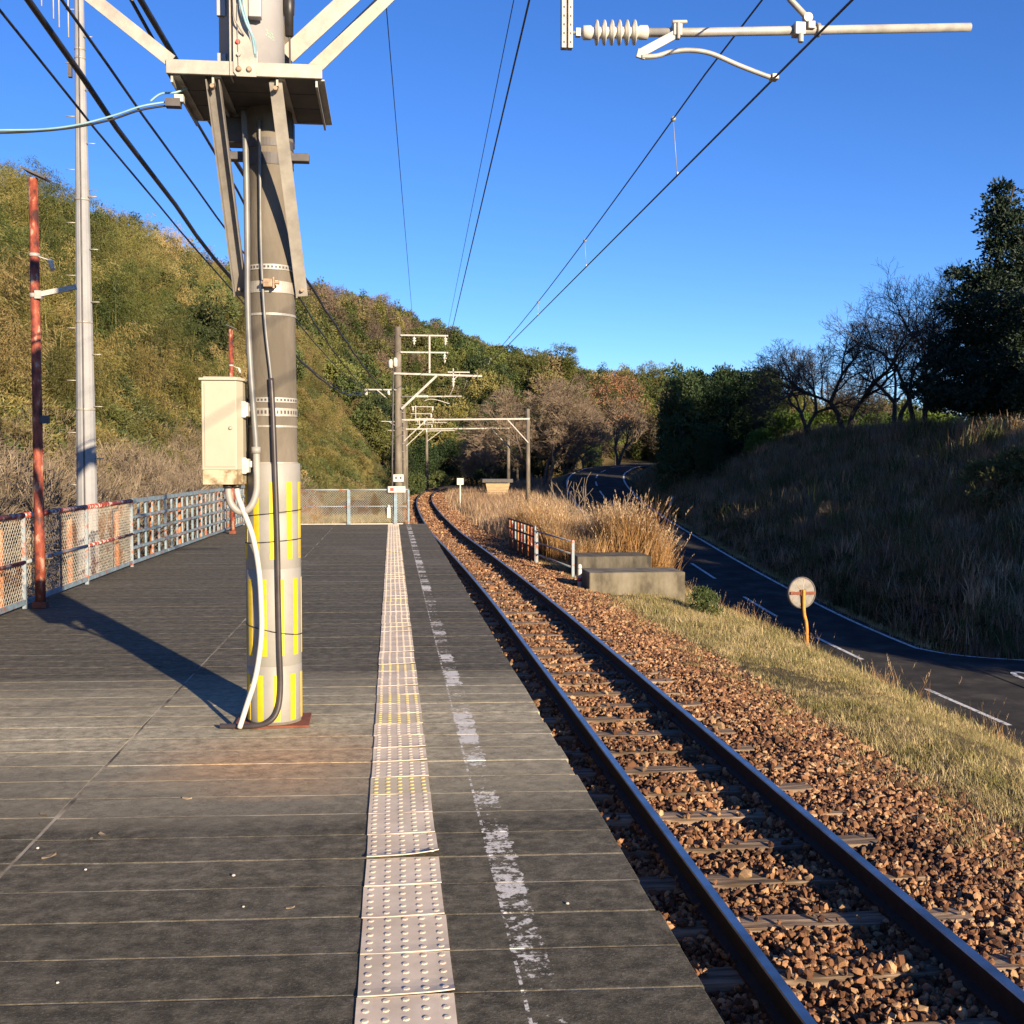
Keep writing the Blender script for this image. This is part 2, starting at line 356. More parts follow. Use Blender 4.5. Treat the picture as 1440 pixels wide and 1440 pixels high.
def plank_mat():
    """weathered grey boards: dust, worn white line, rust bloom round the pole's foot"""
    m, t, b = new_mat('platform_board')
    W = coords(t, 'World'); sep = t.nodes.new('ShaderNodeSeparateXYZ'); t.links.new(W, sep.inputs[0])
    X, Y = sep.outputs[0], sep.outputs[1]
    oi = t.nodes.new('ShaderNodeObjectInfo')
    g1 = noise(t, 13, 10, .76, coords(t, 'World', (.85, 1, 1)))
    base = ramp(t, [(.38, (.042, .037, .025)), (.5, (.082, .073, .051)), (.63, (.150, .134, .097))], g1.outputs['Fac']).outputs[0]
    hv = t.nodes.new('ShaderNodeHueSaturation'); t.links.new(base, hv.inputs['Color'])
    v = math_n(t, 'MULTIPLY_ADD', oi.outputs['Random'], .26); t.nodes[-1].inputs[2].default_value = .87
    t.links.new(v, hv.inputs['Value']); base = hv.outputs[0]
    # fine grit, pale specks
    g2 = noise(t, 90, 3, .7, W)
    base = mix(t, math_n(t, 'MULTIPLY', ramp(t, [(.55, (0, 0, 0)), (.72, (1, 1, 1))], g2.outputs['Fac']).outputs[0], .5), base, (.25, .225, .185))
    sc_ = noise(t, 14, 4, .7, coords(t, 'World', (.25, 3.0, 1), (2, 9, 0)))
    base = mix(t, math_n(t, 'MULTIPLY', ramp(t, [(.62, (0, 0, 0)), (.72, (1, 1, 1))], sc_.outputs['Fac']).outputs[0], .28), base, (.24, .21, .17))
    # pale dusty belt across the boards beside the pole (spilt lime), shape broken by noise
    big = noise(t, .8, 5, .6, coords(t, 'World', (.5, 1.6, 1), (3.1, 0, 0)))
    d = math_n(t, 'ABSOLUTE', math_n(t, 'SUBTRACT', Y, 6.9))
    belt = math_n(t, 'SUBTRACT', 1.25, math_n(t, 'DIVIDE', d, 1.5), True)
    belt = math_n(t, 'MULTIPLY', belt, ramp(t, [(.36, (.35, .35, .35)), (.52, (1, 1, 1))], big.outputs['Fac']).outputs[0], True)
    base = mix(t, math_n(t, 'MULTIPLY', math_n(t, 'POWER', belt, .6), .8), base, (.42, .375, .265))
    # general dusty patches
    pt = noise(t, .55, 6, .65, coords(t, 'World', (1, 1, 1), (11, 4, 0)))
    base = mix(t, math_n(t, 'MULTIPLY', ramp(t, [(.52, (0, 0, 0)), (.7, (1, 1, 1))], pt.outputs['Fac']).outputs[0], .3), base, (.20, .18, .15))
    # rust bloom
    dx = math_n(t, 'DIVIDE', math_n(t, 'ADD', X, .62), .85); dy = math_n(t, 'DIVIDE', math_n(t, 'SUBTRACT', Y, 6.15), .75)
    rad = math_n(t, 'SQRT', math_n(t, 'ADD', math_n(t, 'MULTIPLY', dx, dx), math_n(t, 'MULTIPLY', dy, dy)))
    rn = noise(t, 2.2, 5, .6, coords(t, 'World', (.6, 1.6, 1)))
    rad = math_n(t, 'ADD', rad, math_n(t, 'MULTIPLY', math_n(t, 'SUBTRACT', rn.outputs['Fac'], .5), 1.0))
    rust = ramp(t, [(.25, (1, 1, 1)), (1.0, (0, 0, 0))], rad).outputs[0]
    base = mix(t, math_n(t, 'MULTIPLY', rust, .75), base, (.42, .265, .145))
    gr = ramp(t, [(.38, (.62, .60, .58)), (.5, (1, 1, 1)), (.62, (1.35, 1.33, 1.3))], g1.outputs['Fac']).outputs[0]
    base = mix(t, math_n(t, 'MAXIMUM', belt, rust), base, mix(t, 1.0, base, gr, 'MULTIPLY'))
    cr1 = noise(t, 3.2, 7, .7, coords(t, 'World', (1, 1, 1), (7, 1, 0)))
    crk = ramp(t, [(.485, (0, 0, 0)), (.498, (1, 1, 1)), (.502, (1, 1, 1)), (.515, (0, 0, 0))], cr1.outputs['Fac']).outputs[0]
    base = mix(t, math_n(t, 'MULTIPLY', crk, .35), base, (.03, .025, .02))
    # worn white safety line
    ln_ = math_n(t, 'MULTIPLY', math_n(t, 'SUBTRACT', noise(t, 9, 4, .7, W).outputs['Fac'], .5), .11)
    lx = math_n(t, 'ABSOLUTE', math_n(t, 'ADD', math_n(t, 'SUBTRACT', X, .452), ln_))
    line = math_n(t, 'LESS_THAN', lx, .055)
    wn = noise(t, 24, 5, .7, coords(t, 'World', (1, 1, 1), (5, 2, 0)))
    wb = noise(t, 2.6, 3, .6, coords(t, 'World', (.2, 1, 1)))
    th = math_n(t, 'ADD', math_n(t, 'MULTIPLY', wn.outputs['Fac'], .8), math_n(t, 'MULTIPLY', wb.outputs['Fac'], .75))
    th = math_n(t, 'ADD', th, math_n(t, 'MULTIPLY', oi.outputs['Random'], .16))
    wear = ramp(t, [(.865, (0, 0, 0)), (.925, (1, 1, 1))], th).outputs[0]
    edge = math_n(t, 'LESS_THAN', math_n(t, 'ABSOLUTE', math_n(t, 'SUBTRACT', math_n(t, 'SUBTRACT', X, .452), -.056)), .006)
    wear2 = ramp(t, [(.5, (0, 0, 0)), (.56, (1, 1, 1))], noise(t, 18, 4, .7, W).outputs['Fac']).outputs[0]
    pm = math_n(t, 'MAXIMUM', math_n(t, 'MULTIPLY', line, wear), math_n(t, 'MULTIPLY', edge, wear2))
    base = mix(t, math_n(t, 'MULTIPLY', pm, .9), base, (.62, .60, .57))
    t.links.new(base, b.inputs['Base Color']); b.inputs['Roughness'].default_value = .9
    b.inputs['Specular IOR Level'].default_value = .3
    hmix = math_n(t, 'ADD', math_n(t, 'MULTIPLY', g2.outputs['Fac'], .5), g1.outputs['Fac'])
    bump(t, b, hmix, .45, .008)
    return m
M['plank'] = plank_mat()

def ground_mat():
    m, t, b = new_mat('ground_soil')
    n = noise(t, .35, 8, .65, coords(t, 'World')); n2 = noise(t, 9, 6, .7, coords(t, 'World'))
    a = ramp(t, [(.3, (.055, .055, .02)), (.5, (.115, .09, .042)), (.7, (.17, .13, .065))], n.outputs['Fac']).outputs[0]
    c = mix(t, .55, a, ramp(t, [(.3, (.03, .025, .012)), (.7, (.20, .155, .085))], n2.outputs['Fac']).outputs[0])
    t.links.new(c, b.inputs['Base Color']); b.inputs['Roughness'].default_value = .95
    b.inputs['Specular IOR Level'].default_value = .1
    bump(t, b, n2.outputs['Fac'], .6, .08)
    return m
M['ground'] = ground_mat()

# ------------------------------------------------------------------ lie of the land
TC = [(-12, 2.45), (0, 2.45), (12, 2.45), (22, 2.42), (33, 2.25), (41, 2.08), (50, 2.02), (65, 2.08), (80, 2.32), (95, 2.85), (113, 3.95), (130, 6.0), (142, 8.1), (160, 12.5), (185, 21), (230, 40)]
tc = lambda y: spline(TC, y)
RC = [(-60, 12.6, -4.9), (0, 14.6, -4.9), (20, 15.3, -4.9), (34, 15.65, -4.9), (44, 16.05, -4.75), (54, 16.2, -4.1), (66, 16.35, -3.1), (80, 16.9, -2.0), (97, 18.3, -.55), (110, 20.4, .35), (122, 23.4, 1.0), (134, 28.5, 1.6), (141, 36, 2.0)]
road_c = lambda y: spline(RC, y)
HW = 2.95

def ridge2(x):
    return spline([(-300, 26), (-120, 30), (-60, 30), (-20, 29), (0, 27), (20, 20), (42, 15.5), (64, 10.5), (85, 4), (120, 2), (400, 2)], np.clip(x, -299, 399))

def ground_z(X, Y, fine=True):
    X = np.asarray(X, float); Y = np.asarray(Y, float)
    t = tc(np.clip(Y, -12, 229)); rc, rz = road_c(np.clip(Y, -60, 140.9))
    rl, rr = rc - HW - .35, rc + HW + .3
    a = X - t
    z = np.full(X.shape, -1.32)
    # right of the track: convex bank down (or up) to the road
    s0 = np.maximum(t + 2.5, 4.6)
    u = np.clip((X - s0) / np.maximum(rl - s0, .5), 0, 1)
    z = np.where(X > s0, -1.28 + (rz - .06 + 1.28) * u ** 1.9, z)
    z = np.where(X >= rl, rz - .06, z)
    # verge, ditch and steep bank right of the road (near it a side road opens to the right)
    dX = X - (rr + 1.0); dY = (Y - 36.4)
    d = np.where(Y > 28.5, np.minimum(dX, dY * 1.2), np.minimum(X - 24 , (27.5 - Y)))
    top = 3.05 + .016 * np.clip(Y - 50, -20, 120)
    kk = np.clip(d / 9.2, 0, 1); kk = kk ** .85 * (1 - .12 * np.sin(kk * math.pi))
    zb = rz - .06 + (top - rz + .06) * kk
    z = np.where((d > 0) & (X > rr), zb, z)
    z = np.where((d > -.9) & (d <= 0) & (X > rr), rz - .06 - .25 * np.sin((d + .9) / .9 * math.pi), z)
    z = np.where(X > 46, z - (np.clip(X - 46, 0, 40) * .07), z)
    # left: low field, then the bamboo hill
    z = np.where(X < -4.6, -1.32 - .2 * sstep(4.6, 6, -X), z)
    foot = np.minimum(-8.2 + .1 * np.clip(Y - 55, 0, 200), t - 5.0)
    dl = np.clip(foot - X, 0, 200)
    hl = 26.5 * (1 - np.exp(-dl * 1.6 / 26.5))
    hl = hl * np.interp(Y, [-30, 10, 45, 62, 80, 104, 130], [0, .5, .66, .76, .92, 1.06, 1.1])
    z = np.where(X < foot, z + hl, z)
    # hill behind
    far = sstep(150, 225, Y + np.clip(X, -40, 20) * -.35)
    far = np.where(X > 40, sstep(160, 230, Y), far)
    z = np.maximum(z, z * (1 - far) + ridge2(X) * far)
    # middle knoll where the pines stand
    z = np.maximum(z, -9 + 22.0 * np.exp(-(((X - 24) / 15) ** 2 + ((Y - 176) / 17) ** 2)))
    if fine:
        z = z + np.where((np.abs(a) > 3) & ((X < rl - .3) | (X > rr + .6)), .06 * np.sin(X * 1.7 + Y * .6) * np.sin(Y * 1.1 - X * .4), 0)
        z = z + np.where((X > rr + 2) & (X < 34) & (Y > 36) & (Y < 110), .22 * np.sin(X * .9 + Y * .37) * np.sin(Y * .55 - X * .3) + .12 * np.sin(Y * 1.3 + X), 0)
    return z

def gz(x, y): return float(ground_z(np.array([x]), np.array([y]))[0])

# ground sheet
def lines(parts):
    out = []
    for a, b, s in parts: out += list(np.arange(a, b, s))
    return np.array(out)
gx = lines([(-900, -100, 50), (-100, -40, 5), (-40, -12, 1.2), (-12, 4, .8), (4, 34, .45), (34, 60, 1.2), (60, 140, 6), (140, 901, 50)])
gy = lines([(-300, -40, 20), (-40, 0, 2), (0, 70, .7), (70, 160, 1.3), (160, 260, 4), (260, 500, 20), (500, 2001, 150)])
GX, GY = np.meshgrid(gx, gy)
GZ = ground_z(GX, GY)
nx, ny = len(gx), len(gy)
idx = np.arange(nx * ny).reshape(ny, nx)
Fq = np.stack([idx[:-1, :-1], idx[:-1, 1:], idx[1:, 1:], idx[1:, :-1]], -1).reshape(-1, 4)
ground = link('ground', np_mesh('ground', np.stack([GX, GY, GZ], -1).reshape(-1, 3), Fq, M['ground'], True))
tag(ground, 'brown earth and slopes on both sides of the railway line', 'ground', kind='structure')

# ------------------------------------------------------------------ road
def strip(ys, off0, off1, dz, n=1):
    rc, rz = road_c(ys)
    dc = np.gradient(rc, ys); nrm = np.stack([np.ones_like(dc), -dc], -1); nrm /= np.linalg.norm(nrm, axis=1)[:, None]
    V = []
    for k in range(n + 1):
        o = off0 + (off1 - off0) * k / n
        V.append(np.stack([rc + nrm[:, 0] * o, ys + nrm[:, 1] * o, rz + dz], -1))
    V = np.stack(V, 1); m = len(ys); ii = np.arange(m * (n + 1)).reshape(m, n + 1)
    F = np.stack([ii[:-1, :-1], ii[:-1, 1:], ii[1:, 1:], ii[1:, :-1]], -1).reshape(-1, 4)
    return V.reshape(-1, 3), F
ys = np.concatenate([np.arange(-40, 140.5, 1.0)])
V, F = strip(ys, -HW - .25, HW + .2, 0, 4)
road = link('road', np_mesh('road', V, F, M['asphalt'], True))
tag(road, 'dark two-lane asphalt road curving away below the embankment', 'road', kind='structure')
# mouth of the side road
mb = MB(); mb.add([(18.4, 28.3, -4.896), (24.0, 28.3, -4.896), (60, 28.3, -4.896), (60, 33.6, -4.896), (24, 33.6, -4.896), (21.0, 34.6, -4.896), (18.75, 37.2, -4.892)], [(0, 1, 2, 3, 4, 5, 6)])
mb.build('side_road', M['asphalt'], road)
V, F = strip(np.arange(37.6, 139.5, .8), HW - .25, HW - .10, .006)
link('edge_line', np_mesh('edge_line', V, F, M['road_paint']), road)
cp = curve_pts([(18.55, 37.6, 0), (19.15, 36.2, 0), (20.4, 35.2, 0), (22.2, 34.5, 0), (25, 34.0, 0), (32, 33.8, 0)], 5)
ez = lambda p: max(float(road_c(p.y)[1]), -4.896) + .012
mb = MB()
for i in range(len(cp) - 1):
    a, b_ = cp[i], cp[i + 1]; d = (b_ - a).normalized(); n_ = Vector((-d.y, d.x, 0)) * .075
    n0 = n_ if i == 0 else Vector((-(cp[i + 1] - cp[i - 1]).normalized().y, (cp[i + 1] - cp[i - 1]).normalized().x, 0)) * .075
    e = cp[min(i + 2, len(cp) - 1)] - a; e.normalize(); n1 = Vector((-e.y, e.x, 0)) * .075
    mb.add([(a.x - n0.x, a.y - n0.y, ez(a)), (b_.x - n1.x, b_.y - n1.y, ez(b_)), (b_.x + n1.x, b_.y + n1.y, ez(b_)), (a.x + n0.x, a.y + n0.y, ez(a))], [(0, 1, 2, 3)])
mb.build('edge_line', M['road_paint'], road)
V, F = strip(np.arange(-10, 139.5, .8), -HW + .1, -HW + .25, .006)
link('edge_line', np_mesh('edge_line', V, F, M['road_paint']), road)
y0 = 26.2
while y0 < 132:
    V, F = strip(np.linspace(y0, y0 + 4.6, 7), -.075, .075, .006)
    link('centre_dash', np_mesh('centre_dash', V, F, M['road_paint']), road); y0 += 9.4
fc = bpy.data.curves.new('speed_numeral', 'FONT'); fc.body = '40'; fc.size = 2.0; fc.align_x = 'CENTER'
fo = bpy.data.objects.new('speed_numeral', fc); COL.objects.link(fo); fo.parent = road
fo.location = (20.0, 32.9, -4.883); fo.rotation_euler = (0, 0, R(176)); fo.scale = (.85, 1.3, 1); fc.materials.append(M['road_paint'])

# ------------------------------------------------------------------ track
track = empty('railway_track', (2.45, 0, -.92)); tag(track, 'single railway track on brown ballast beside the platform', 'track', kind='structure')
ty = np.concatenate([np.arange(-8, 60, 1.0), np.arange(60, 200, 1.5)])
PROF = [(-.0325, 0), (.0325, 0), (.0325, -.028), (.012, -.042), (.009, -.115), (.0625, -.128), (.0625, -.142), (-.0625, -.142), (-.0625, -.128), (-.009, -.115), (-.012, -.042), (-.0325, -.028)]
PROF = [(-.0265, 0.0), (.0265, 0.0), (.0325, -.007), (.0325, -.028), (.012, -.042), (.009, -.115), (.0625, -.128), (.0625, -.142), (-.0625, -.142), (-.0625, -.128), (-.009, -.115), (-.012, -.042), (-.0325, -.028), (-.0325, -.007)]
def make_rail(off):
    cx = tc(ty); dc = np.gradient(cx, ty); nr = np.stack([np.ones_like(dc), -dc], -1); nr /= np.linalg.norm(nr, axis=1)[:, None]
    P = np.array(PROF); k = len(P)
    V = np.zeros((len(ty), k, 3))
    V[:, :, 0] = cx[:, None] + nr[:, :1] * (off + P[None, :, 0]); V[:, :, 1] = ty[:, None] + nr[:, 1:] * (off + P[None, :, 0]); V[:, :, 2] = -.92 + P[None, :, 1] * 1.16
    ii = np.arange(len(ty) * k).reshape(len(ty), k); jj = np.roll(ii, -1, 1)
    F = np.stack([ii[:-1], jj[:-1], jj[1:], ii[1:]], -1)
    mi = np.ones(F.shape[:2], int); mi[:, 0] = 0; mi[:, 1] = 0; mi[:, 13] = 0
    o = link('rail', np_mesh('rail', V.reshape(-1, 3), F.reshape(-1, 4)[:, ::-1], [M['rail_top'], M['rail_side']], False, mi.ravel()))
    o.parent = track; o.matrix_parent_inverse = Matrix.Translation((-2.45, 0, .92))
make_rail(-.558); make_rail(.558)
sl_meshes = []
for k in range(4):
    mb = MB(); r2 = random.Random(k + 3)
    L, Wd, H = 2.1 + r2.uniform(-.05, .05), .2, .14
    nseg = 9; vs = []
    for i in range(nseg + 1):
        x = -L / 2 + L * i / nseg; e = .006
        vs += [(x, -Wd / 2 + r2.uniform(-e, e), -H), (x, Wd / 2 + r2.uniform(-e, e), -H), (x, Wd / 2 + r2.uniform(-e, e) - .01, r2.uniform(-.008, 0)), (x, r2.uniform(-.02, .02), r2.uniform(-.006, .003)), (x, -Wd / 2 + .01 + r2.uniform(-e, e), r2.uniform(-.008, 0))]
    fs = [(i * 5 + j, (i + 1) * 5 + j, (i + 1) * 5 + (j + 1) % 5, i * 5 + (j + 1) % 5) for i in range(nseg) for j in range(5)] + [(0, 1, 2, 3, 4)[::1], tuple(nseg * 5 + j for j in (4, 3, 2, 1, 0))]
    mb.add(vs, fs); sl_meshes.append(mb.mesh('sleeper', M['sleeper']))
yy = -1.0; k = 0
while yy < 112:
    c = float(tc(yy)); ang = -math.atan(float(tc(yy + .5)) - c) * 2
    o = link('sleeper', sl_meshes[k % 4], track, (c + rng.uniform(-.04, .04) - 2.45, yy, -1.088 + rng.uniform(-.012, .006) + .92), (0, 0, ang + rng.uniform(-.012, .012)))
    yy += .667; k += 1
# ballast bed: a low bank of earth under the stones
by = np.concatenate([np.arange(-8, 200, 1.0)])
offs = np.array([-1.75, -1.3, -.66, -.60, -.516, -.42, 0, .42, .516, .60, .66, 1.35, 1.7, 2.15, 2.6]); bz = np.array([-1.24, -1.18, -1.16, -1.088, -1.088, -1.165, -1.145, -1.165, -1.088, -1.088, -1.16, -1.125, -1.16, -1.23, -1.31])
cx = tc(by)
V = np.zeros((len(by), len(offs), 3)); V[:, :, 0] = cx[:, None] + offs; V[:, :, 1] = by[:, None]; V[:, :, 2] = bz + .012 * np.sin(by[:, None] * 2.1 + offs * 5)
ii = np.arange(V.shape[0] * V.shape[1]).reshape(V.shape[:2])
ballast = link('ballast_bed', np_mesh('ballast_bed', V.reshape(-1, 3), np.stack([ii[:-1, :-1], ii[:-1, 1:], ii[1:, 1:], ii[1:, :-1]], -1).reshape(-1, 4), M['ballast_base'], True))
tag(ballast, 'bed of rust-brown crushed stone ballast under the track', 'ballast', kind='structure')
def ballast_z(off): return np.interp(off, offs, bz)

# ------------------------------------------------------------------ scattering (geometry-node instances, for uncountable stuff only)
def src_collection(name, meshes):
    c = bpy.data.collections.new(name)
    for i, me in enumerate(meshes):
        o = bpy.data.objects.new('%s_%02d' % (name, i), me); c.objects.link(o)
    return c
def scatter(name, pts, rot, scl, ids, meshes, parent=None):
    me = bpy.data.meshes.new(name)
    pts = np.asarray(pts, np.float32); n = len(pts)
    me.vertices.add(n); me.vertices.foreach_set('co', pts.ravel())
    scl = np.asarray(scl, np.float32)
    if scl.ndim == 1: scl = np.repeat(scl[:, None], 3, 1)
    for nm, ty_, arr in (('rot', 'FLOAT_VECTOR', rot), ('scl', 'FLOAT_VECTOR', scl)):
        a = me.attributes.new(nm, ty_, 'POINT'); a.data.foreach_set('vector', np.asarray(arr, np.float32).ravel())
    a = me.attributes.new('pick', 'INT', 'POINT'); a.data.foreach_set('value', np.asarray(ids, np.int32))
    o = link(name, me, parent); o['kind'] = 'stuff'
    g = bpy.data.node_groups.new(name, 'GeometryNodeTree')
    g.interface.new_socket('Geometry', in_out='INPUT', socket_type='NodeSocketGeometry')
    g.interface.new_socket('Geometry', in_out='OUTPUT', socket_type='NodeSocketGeometry')
    N = g.nodes; gi = N.new('NodeGroupInput'); go = N.new('NodeGroupOutput')
    ip = N.new('GeometryNodeInstanceOnPoints'); ci = N.new('GeometryNodeCollectionInfo')
    ci.inputs['Collection'].default_value = src_collection(name + '_src', meshes)
    ci.inputs['Separate Children'].default_value = True; ci.inputs['Reset Children'].default_value = True
    def attr(nm, dt):
        a = N.new('GeometryNodeInputNamedAttribute'); a.data_type = dt; a.inputs[0].default_value = nm; return a.outputs[0]
    er = N.new('FunctionNodeEulerToRotation')
    g.links.new(attr('rot', 'FLOAT_VECTOR'), er.inputs[0]); g.links.new(er.outputs[0], ip.inputs['Rotation'])
    g.links.new(attr('scl', 'FLOAT_VECTOR'), ip.inputs['Scale']); g.links.new(attr('pick', 'INT'), ip.inputs['Instance Index'])
    ip.inputs['Pick Instance'].default_value = True
    g.links.new(ci.outputs[0], ip.inputs['Instance']); g.links.new(gi.outputs[0], ip.inputs['Points']); g.links.new(ip.outputs[0], go.inputs[0])
    md = o.modifiers.new('scatter', 'NODES'); md.node_group = g
    return o

# stones
def stone_mesh(seed):
    r = np.random.default_rng(seed)
    import bmesh
    bm = bmesh.new(); bmesh.ops.create_icosphere(bm, subdivisions=1, radius=1)
    dirs = [Vector(r.normal(size=3)).normalized() for _ in range(9)]; ds = r.uniform(.45, .85, 9)
    for v in bm.verts:
        p = v.co * 1.15
        for d, k_ in zip(dirs, ds):
            e = p.dot(d) - k_
            if e > 0: p = p - d * e
        v.co = p + Vector(r.normal(size=3)) * .05
    sx = r.uniform(.75, 1.35); sz = r.uniform(.55, .9)
    for v in bm.verts: v.co = Vector((v.co.x * sx, v.co.y, v.co.z * sz))
    me = bpy.data.meshes.new('stone'); bm.to_mesh(me); bm.free(); me.materials.append(M['stone']); return me
STONES = [stone_mesh(i) for i in range(12)]
def ballast_points(ya, yb, dens, size):
    n = int((yb - ya) * 4.35 * dens)
    Y = NP.uniform(ya, yb, n); off = NP.uniform(-1.75, 2.6, n); X = tc(Y) + off
    z = np.minimum(ballast_z(off), -1.125) + NP.uniform(-.006, .03, n)
    ph = (Y + 1.0) / .667; dd = np.abs(ph - np.round(ph)) * .667
    on = (dd < .10) & (np.abs(off) < 1.04)
    keep = ~on | (NP.uniform(0, 1, n) < .07 + .5 * (np.sin(X * 2.3 + np.round(ph) * 2.7) > .35))
    z = np.where(on, -1.075, z); z = np.where((dd >= .1) & (np.abs(off) < 1.0), z + .018 * NP.uniform(0, 1, n), z)
    rail = np.abs(np.abs(off) - .558) < .045
    keep &= ~rail; keep &= ~((off < -1.5) & (Y < 31.5) & (X < .84))
    s = size * NP.uniform(.6, 1.35, n) * np.where(NP.uniform(0, 1, n) < .07, 1.6, 1)
    edge_thin = NP.uniform(0, 1, n) < np.clip((2.5 - off) / .6, .10, 1); keep &= edge_thin
    P = np.stack([X, Y, z], -1)[keep]; return P, s[keep]
Ps, Ss = [], []
for ya, yb, dens, size in ((1.5, 8, 1250, .0245), (8, 18, 1000, .0255), (18, 40, 560, .032), (40, 80, 200, .05), (80, 125, 80, .07)):
    P, s = ballast_points(ya, yb, dens, size); Ps.append(P); Ss.append(s)
P = np.concatenate(Ps); S = np.concatenate(Ss)
# the 300 that show largest (nearest, inside the frame, in the open) become single stones
fx, fy = math.sin(R(6.178)), math.cos(R(6.178))
dep = P[:, 0] * fx + P[:, 1] * fy; lat = P[:, 0] * fy - P[:, 1] * fx
vis = (np.abs(lat / dep) < .45) & ((1.625 - P[:, 2]) / dep < .5) & (P[:, 0] > 1.66)
score = np.where(vis, S / dep, 0); near = np.argsort(-score)[:300]
rot = NP.uniform(0, 6.28, (len(P), 3)); ids = NP.integers(0, 12, len(P))
for i in near:
    link('stone', STONES[ids[i]], ballast, P[i], rot[i], float(S[i]))
mask = np.ones(len(P), bool); mask[near] = False
scatter('ballast_stones', P[mask], rot[mask], S[mask], ids[mask], STONES, ballast)

# ------------------------------------------------------------------ platform
plat = empty('station_platform', (0, 0, 0)); tag(plat, 'weathered grey boarded station platform with a strip of tactile tiles', 'platform', kind='structure')
EX, JX, LX, SK = .965, -1.55, -4.32, -.05
mb = MB()
def plank_mesh(w, L, th=.07, bv=.004):
    m_ = MB(); x, y = w / 2, L / 2
    def ring(i, z): return [(-x + i, -y + i + SK * -(x - i) , z), (x - i, -y + i + SK * (x - i), z), (x - i, y - i + SK * (x - i), z), (-x + i, y - i - SK * (x - i), z)]
    vs = ring(0, -th) + ring(0, -bv) + ring(bv, 0)
    fs = [(3, 2, 1, 0)] + [(a + j, a + (j + 1) % 4, a + 4 + (j + 1) % 4, a + 4 + j) for a in (0, 4) for j in range(4)] + [(8, 9, 10, 11)]
    return m_.add(vs, fs).mesh('plank', M['plank'])
pr = [plank_mesh(EX - JX - .008, .2945), plank_mesh(EX - JX - .012, .2935)]
pl = [plank_mesh(JX - LX - .008, .2965), plank_mesh(JX - LX - .012, .296)]
n_pl = 0; y0 = 3.34 - .3 * 6 + SK * -.5
cr, cl = (EX + JX) / 2, (JX + LX) / 2
while True:
    yc = y0 + .3 * n_pl - .15
    if yc > 31.0: break
    link('plank', pr[n_pl % 2], plat, (cr + rng.uniform(-.006, .006), yc + SK * cr, rng.uniform(-.0014, .0014)), (rng.uniform(-.0015, .0015), 0, rng.uniform(-.0008, .0008)))
    link('plank', pl[n_pl % 2], plat, (cl, yc + SK * cl + .02, rng.uniform(-.001, .001)), (rng.uniform(-.001, .001), 0, 0))
    n_pl += 1
mb = MB().box(((EX + LX) / 2 - .02, 15.6, -.044), (EX - LX - .04, 31.0, .084)); mb.build('joint_filler', M['sand'], plat)
mb = MB().box((-1.78, 15.6, -.70), (5.0, 30.6, 1.2)); mb.build('retaining_wall', M['platform_side'], plat)
mb = MB().box((-2.0, 31.12, -.03), (4.6, .16, .1)); mb.build('end_kerb', M['white_paint'], plat)

def tile_mesh(base_m, dot_m, curl, seed):
    r2 = random.Random(seed); m_ = MB(); n = 6; h = .1485
    def lift(x, y):
        fr = max(0, (-y / h)) ** 3; rt = (x / h + 1) / 2
        return .004 + curl * fr * (.35 + .65 * rt ** 2) + .0012 * math.sin(x * 20 + seed)
    vs = []; fs = []
    for j in range(n + 1):
        for i in range(n + 1):
            x, y = -h + 2 * h * i / n, -h + 2 * h * j / n; vs.append((x, y - .006 * (1 - (x / h) ** 2) * (1 if j == 0 else 0), lift(x, y)))
    for j in range(n):
        for i in range(n): a = j * (n + 1) + i; fs.append((a, a + 1, a + n + 2, a + n + 1))
    rim = [i for i in range(n + 1)] + [j * (n + 1) + n for j in range(1, n + 1)] + [n * (n + 1) + i for i in range(n - 1, -1, -1)] + [j * (n + 1) for j in range(n - 1, 0, -1)]
    b0 = len(vs); vs += [(vs[i][0], vs[i][1], vs[i][2] - .0038) for i in rim]
    k = len(rim); fs += [(rim[i], b0 + i, b0 + (i + 1) % k, rim[(i + 1) % k]) for i in range(k)]
    m_.add(vs, fs, 0, False)
    for i in range(5):
        for j in range(5):
            x, y = (i - 2) * .06, (j - 2) * .06; z = lift(x, y)
            prof = [(.0125, 0), (.0105, .0026), (.0075, .0036)]
            vv = [(x + rr_ * math.cos(a * math.pi / 4), y + rr_ * math.sin(a * math.pi / 4), z + zz) for rr_, zz in prof for a in range(8)]
            ff = [(q * 8 + a, q * 8 + (a + 1) % 8, (q + 1) * 8 + (a + 1) % 8, (q + 1) * 8 + a) for q in range(2) for a in range(8)] + [tuple(16 + a for a in range(8))]
            m_.add(vv, ff, 1, False)
    return m_.mesh('tactile_tile', [base_m, dot_m])
TP = [tile_mesh(M['tile_pink'], M['dot_pink'], c, i) for i, c in enumerate((.002, .006, .013, .030))]
TY = [tile_mesh(M['tile_yellow'], M['dot_yellow'], c, i + 9) for i, c in enumerate((.001, .003))]
yel = {5.46, 7.1, 7.7, 8.9, 13.3, 20.8}
yc = 3.348 - .3 * 5 + .15
while yc < 30.9:
    isy = any(abs(yc - v) < .16 for v in yel)
    curl = 3 if abs(yc - (4.537 + .15)) < .05 else rng.choice((0, 0, 1, 1, 2))
    o = link('tactile_tile', TY[rng.randrange(2)] if isy else TP[curl], plat, (.036 + rng.uniform(-.003, .003), yc, .002), (0, 0, rng.uniform(-.008, .008)))
    yc += .3
